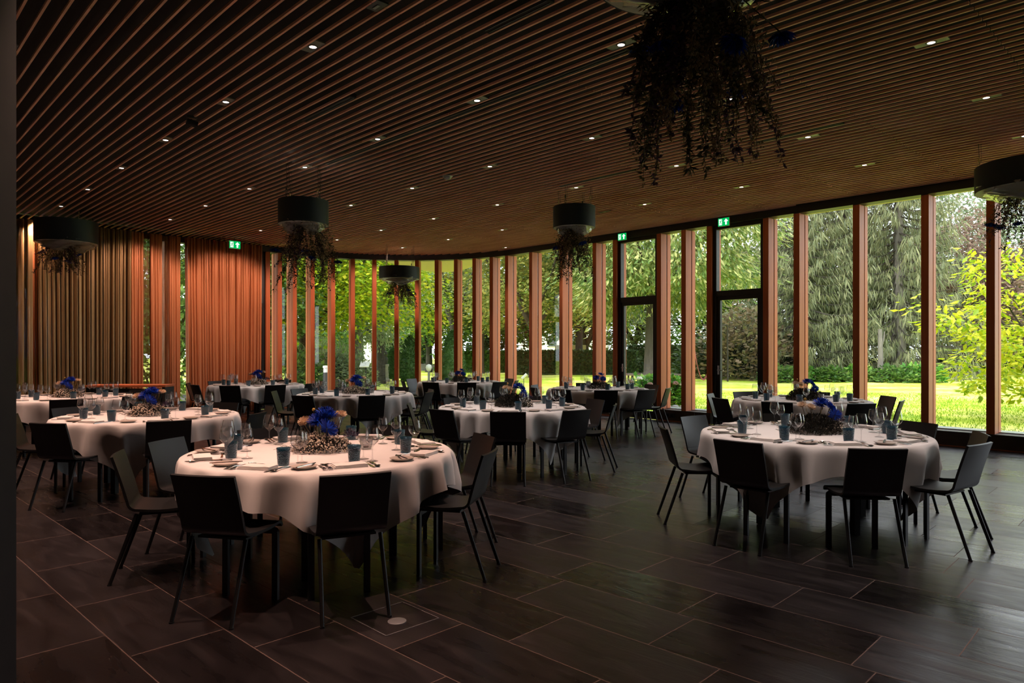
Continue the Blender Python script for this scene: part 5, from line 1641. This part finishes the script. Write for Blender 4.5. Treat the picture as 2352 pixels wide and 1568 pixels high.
def yew(px, yy, r, h, lab, seed):
    rnd = random.Random(seed)
    e = empty('conical_yew', (at(px, yy), yy, 0)); tag(e, lab, 'topiary', 'clipped conical yews')
    prof = [(0, 0.02), (r * 0.85, 0.05), (r, h * 0.16), (r * 0.93, h * 0.4), (r * 0.72, h * 0.68), (r * 0.42, h * 0.9), (0.0, h)]
    b = MB(); b.lathe(prof, 20); b.build('core', M['yew'], e, True)
    b = MB(); b.flat = True
    for _ in range(3600):
        z = h * rnd.random() ** 1.1; rr = 0
        for (ra, za), (rb, zb2) in zip(prof, prof[1:]):
            if za <= z <= zb2 and zb2 > za: rr = ra + (rb - ra) * (z - za) / (zb2 - za)
        a = rnd.uniform(0, 6.28); n = Vector((cos(a), sin(a), 0.25))
        d = (n + Vector((rnd.uniform(-.8, .8), rnd.uniform(-.8, .8), rnd.uniform(-.5, .9)))).normalized() * 0.11
        b.leaf((rr * 0.97 * cos(a), rr * 0.97 * sin(a), z), d, 0.022, (rnd.uniform(-1, 1), rnd.uniform(-1, 1), 1))
    b.build('foliage', M['yew'], e)['kind'] = 'stuff'
    b = MB(); b.tube([(0, 0, -0.1), (0, 0, 0.12)], 0.06, 8); b.build('trunk', M['bark'], e)


yew(942, 31, 0.40, 2.05, 'clipped conical yew standing left of the thin forked tree', 1)
yew(1040, 30, 0.52, 2.25, 'clipped conical yew half hidden by a window post', 2)
yew(903, 34, 0.38, 1.5, 'small dark clipped yew left of the taller cone', 3)
# low walls, hedges and houses in the distance
for k, (pa, pb, yy, z1, mt, nm, lab, cat) in enumerate((
        (820, 1010, 50, 0.42, 'stone', 'garden_wall', 'low grey stone wall behind the conical yews', 'wall'),
        (1275, 1345, 48, 1.75, 'soffit', 'garden_wall', 'sandy garden wall in front of the white house', 'wall'))):
    b = MB(); b.box((0, 0, z1 / 2 - 0.1), (at(pb, yy) - at(pa, yy), 0.4, z1 + 0.2))
    o = b.build(nm, M[mt], None, False, ((at(pa, yy) + at(pb, yy)) / 2, yy, 0)); tag(bevel(o, 0.03), lab, cat)


def hedge(pa, pb, yy, h, lab, seed, mat='dark'):
    rnd = random.Random(seed); x0, x1 = at(pa, yy), at(pb, yy); w = x1 - x0
    e = empty('hedge', ((x0 + x1) / 2, yy, 0)); tag(e, lab, 'hedge', 'hedges closing off the lawn')
    b = MB(); b.box((0, 0, h / 2 - 0.1), (w * 0.98, 0.8, h * 0.94)); b.build('core', M[mat], e)
    b = MB(); b.flat = True
    for _ in range(int(600 + 500 * w)):
        x, z = rnd.uniform(-w / 2, w / 2), h * rnd.random(); s = rnd.choice((-1, -1, 0))
        p = (x, -0.42, z) if s else (x, rnd.uniform(-.45, .45), h * 0.94)
        d = Vector((rnd.uniform(-1, 1), rnd.uniform(-1, 0.3), rnd.uniform(-.4, 1))).normalized() * 0.22
        b.leaf(p, d, 0.06, (rnd.uniform(-1, 1), rnd.uniform(-1, 1), 1))
    b.build('leaves', M[mat], e)['kind'] = 'stuff'


hedge(1180, 1460, 42, 1.35, 'dark hedge at the far edge of the lawn left of the chestnut', 1)
hedge(1440, 1790, 44, 1.7, 'dark hedge behind the chestnut trunk', 2)
hedge(2120, 2420, 46, 1.5, 'dark hedge under the copper beech', 3)
hedge(560, 835, 47, 2.6, 'tall green hedge far behind the yellow-green trees', 5, 'green')
hedge(870, 985, 53, 2.2, 'dark hedge behind the low grey stone wall', 6)
hedge(1000, 1180, 46, 1.3, 'green hedge right of the conical yews', 4, 'green')


def house(px, yy, w, h, lab, seed):
    e = empty('house', (at(px, yy), yy, 0)); tag(e, lab, 'house', 'houses beyond the park')
    b = MB(); b.box((0, 0, h / 2), (w, 6, h)); wl = b.build('wall', M['house'], e)
    b = MB(); b.add([(-w / 2 - .4, -3.4, h), (w / 2 + .4, -3.4, h), (w / 2 + .4, 3.4, h), (-w / 2 - .4, 3.4, h), (-w / 2 - .4, 0, h + 2.4), (w / 2 + .4, 0, h + 2.4)], [(0, 1, 5, 4), (2, 3, 4, 5), (0, 4, 3), (1, 2, 5), (0, 3, 2, 1)])
    b.build('roof', M['tile_roof'], e)
    for k in range(4):
        b = MB(); b.box((-w / 2 + w * (k + 0.5) / 4, -3.01, h * 0.55), (w * 0.11, 0.06, h * 0.3)); f = b.build('window', M['white'], e)
        b = MB(); b.box((-w / 2 + w * (k + 0.5) / 4, -3.05, h * 0.55), (w * 0.09, 0.04, h * 0.26)); b.build('pane', M['houseglass'], f)


house(1290, 74, 9, 4.2, 'white house showing between the trees left of the chestnut', 1)
house(845, 74, 11, 4.6, 'pale house showing behind the garden sculpture', 2)

# park furniture
e = empty('garden_sculpture', (at(884, 33), 33, 0)); tag(e, 'dark garden sculpture on a slim pale pedestal beyond the terrace', 'sculpture')
b = MB(); b.lathe([(0, -0.1), (0.26, -0.1), (0.26, 0.06), (0.19, 0.08), (0.15, 0.62), (0.2, 0.7), (0.2, 0.76), (0, 0.76)], 14); b.build('pedestal', M['stone'], e, 'auto')
b = MB(); b.ball((0, 0, 0.95), 0.2, 12, 8, (0.8, 0.7, 1.1)); b.ball((0.03, 0, 1.24), 0.12, 12, 8, (0.9, 1, 1.2)); b.tube([(-0.14, 0, 1.0), (-0.22, 0.05, 1.2), (-0.12, 0, 1.38)], 0.045, 7); b.build('figure', M['dgrey'], e, True)
e = empty('information_board', (at(838, 26), 26, 0)); tag(e, 'small tilted white information board on a black post by the path', 'sign')
b = MB(); b.box((0.03, 0, 0.42), (0.05, 0.05, 1.0)); b.build('post', M['dgrey'], e)
b = MB(); b.add([(-.17, -.15, .80), (.17, -.15, .80), (.17, .15, .98), (-.17, .15, .98), (-.17, -.16, .83), (.17, -.16, .83), (.17, .14, 1.01), (-.17, .14, 1.01)], [(0, 3, 2, 1), (4, 5, 6, 7), (0, 1, 5, 4), (1, 2, 6, 5), (2, 3, 7, 6), (3, 0, 4, 7)]); b.build('panel', M['white'], e)
e = empty('bollard_lamp', (at(748, 22.5), 22.5, 0)); tag(e, 'grey bollard lamp with a pale head outside the curved windows', 'bollard')
b = MB(); b.lathe([(0, -.06), (0.09, -.06), (0.085, 0.72), (0, 0.72)], 16); b.build('post', M['dgrey'], e, 'auto')
b = MB(); b.lathe([(0.07, 0.72), (0.07, 0.86), (0.09, 0.87), (0.09, 0.93), (0, 0.94)], 16); b.build('head', M['white'], e, 'auto')
e = empty('globe_lamp', (at(985, 30), 30, 0)); tag(e, 'small white globe lamp on a thin post between the yews', 'garden lamp')
b = MB(); b.tube([(0, 0, -.1), (0, 0, 0.52)], 0.05, 10); b.build('post', M['grey'], e, 'auto')
b = MB(); b.lathe([(0, 0.5), (0.09, 0.55), (0.14, 0.68), (0.11, 0.79), (0, 0.83)], 14); b.build('globe', M['white'], e, True)
e = empty('spot_lamp', (at(1203, 24), 24, 0)); tag(e, 'slim garden spot lamp with a tilted white head on the lawn', 'garden lamp')
b = MB(); b.tube([(0, 0, -.1), (0, 0, 0.5)], 0.012, 6); b.build('pole', M['dgrey'], e)
b = MB(); b.tube([(-0.06, 0, 0.46), (0.10, 0, 0.62)], 0.045, 10); b.build('head', M['white'], e, 'auto')
e = empty('hammock', (at(1612, 33), 33, 0)); tag(e, 'faded red hammock hanging at the edge of the lawn', 'hammock')
vs, fs = [], []
for i in range(15):
    t = i / 14
    for j in range(5):
        u = (j / 4 - 0.5)
        vs.append((-0.35 + 0.75 * t + 0.1 * u, u * 0.5 * sin(pi * (0.15 + 0.7 * t)), 1.45 - 1.25 * sin(pi * t) ** 0.8 * (0.9 + 0.1 * abs(u)) - 0.5 * t))
for i in range(14):
    for j in range(4): fs.append((i * 5 + j, i * 5 + j + 1, i * 5 + j + 6, i * 5 + j + 5))
b = MB(); b.add(vs, fs); o = b.build('canvas', M['red'], e, True); m = o.modifiers.new('thickness', 'SOLIDIFY'); m.thickness = 0.02
b = MB(); b.tube([(-0.35, 0, 1.4), (-0.5, 0, 2.6)], 0.015, 5); b.tube([(0.4, 0, 0.95), (0.9, 0, 2.6)], 0.015, 5); b.build('rope', M['twig'], e)
b = MB(); b.tube([(-0.9, 0, 2.6), (1.2, 0, 2.6)], 0.035, 6); b.tube([(-0.9, 0, 2.62), (-0.95, 0.1, -0.1)], 0.04, 6); b.tube([(1.2, 0, 2.62), (1.25, 0.1, -0.1)], 0.04, 6); b.build('frame', M['bark'], e)

# wooded backdrop: separate trees along the end of the park
rnd = random.Random(99)
px = 470
k = 0
while px < 2420:
    yy = 56 + rnd.uniform(-3, 5)
    w = rnd.uniform(4.2, 5.6)
    mt = ['green', 'dark', 'pale', 'green', 'autumn', 'dark'][k % 6]
    if 2120 < px < 2300: zc, rz = 4.0, 3.6
    elif 1000 < px < 1160: zc, rz = 4.0, 3.8
    else: zc, rz = rnd.uniform(5.4, 6.4), rnd.uniform(5.0, 5.8)
    k += 1
    tree(at(px, yy), yy, zc, (w, 3.2, rz), 3300, 0.62, mt, 'distant %s tree closing off the park, %s from the left' % ({'green': 'green', 'dark': 'dark green', 'pale': 'hazy', 'autumn': 'yellowing'}[mt], ordinal(k)), 200 + k, 0.3, 1.8, 36, 0.34, 0.15, 'background trees of the park', hollow=0.25, cr=0.3)
    px += 118 + rnd.uniform(-12, 16)

# ------------------------------------------------------------------ light
w = bpy.data.worlds.new('overcast_sky'); S.world = w; w.use_nodes = True
nt = w.node_tree; nt.nodes.clear()
out = nt.nodes.new('ShaderNodeOutputWorld'); bg = N(nt, 'Background')
tc = N(nt, 'TexCoord'); nz = N(nt, 'TexNoise'); nz.inputs['Scale'].default_value = 2.2; nz.inputs['Detail'].default_value = 5
L(nt, tc.outputs['Generated'], nz.inputs[0])
r = ramp(nt, nz.outputs['Fac'], [(0.35, (0.78, 0.86, 1.0)), (0.65, (0.98, 0.97, 1.0))])
L(nt, r.outputs[0], bg.inputs[0]); bg.inputs[1].default_value = 2.7
L(nt, bg.outputs[0], out.inputs[0])

sd = bpy.data.lights.new('sun', 'SUN'); sd.energy = 4.5; sd.angle = radians(14); sd.color = (1.0, 0.95, 0.86)
so = bpy.data.objects.new('sun', sd)
dv = Vector((0.62, 0.62, -0.80)).normalized()
so.rotation_euler = dv.to_track_quat('-Z', 'Y').to_euler(); so.location = (-20, -20, 30); link(so)

# ------------------------------------------------------------------ camera and colour management
cd = bpy.data.cameras.new('camera'); cam = bpy.data.objects.new('camera', cd)
cam.location = (0, 0, EYE); cam.rotation_euler = (pi / 2, 0, 0)
cd.sensor_width = 36; cd.lens = FPX / 2352 * 36
cd.shift_y = (HY - 784.0) / 2352.0
cd.clip_start = 0.05; cd.clip_end = 400
link(cam); S.camera = cam

S.view_settings.view_transform = 'Standard'; S.view_settings.look = 'None'
S.view_settings.exposure = 0.4; S.view_settings.gamma = 1.0; S.view_settings.use_curve_mapping = False
c = S.cycles
c.max_bounces = 8; c.diffuse_bounces = 4; c.glossy_bounces = 4; c.transmission_bounces = 4; c.transparent_max_bounces = 40
c.caustics_reflective = False; c.caustics_refractive = False
c.sample_clamp_indirect = 6.0
c.use_denoising = True
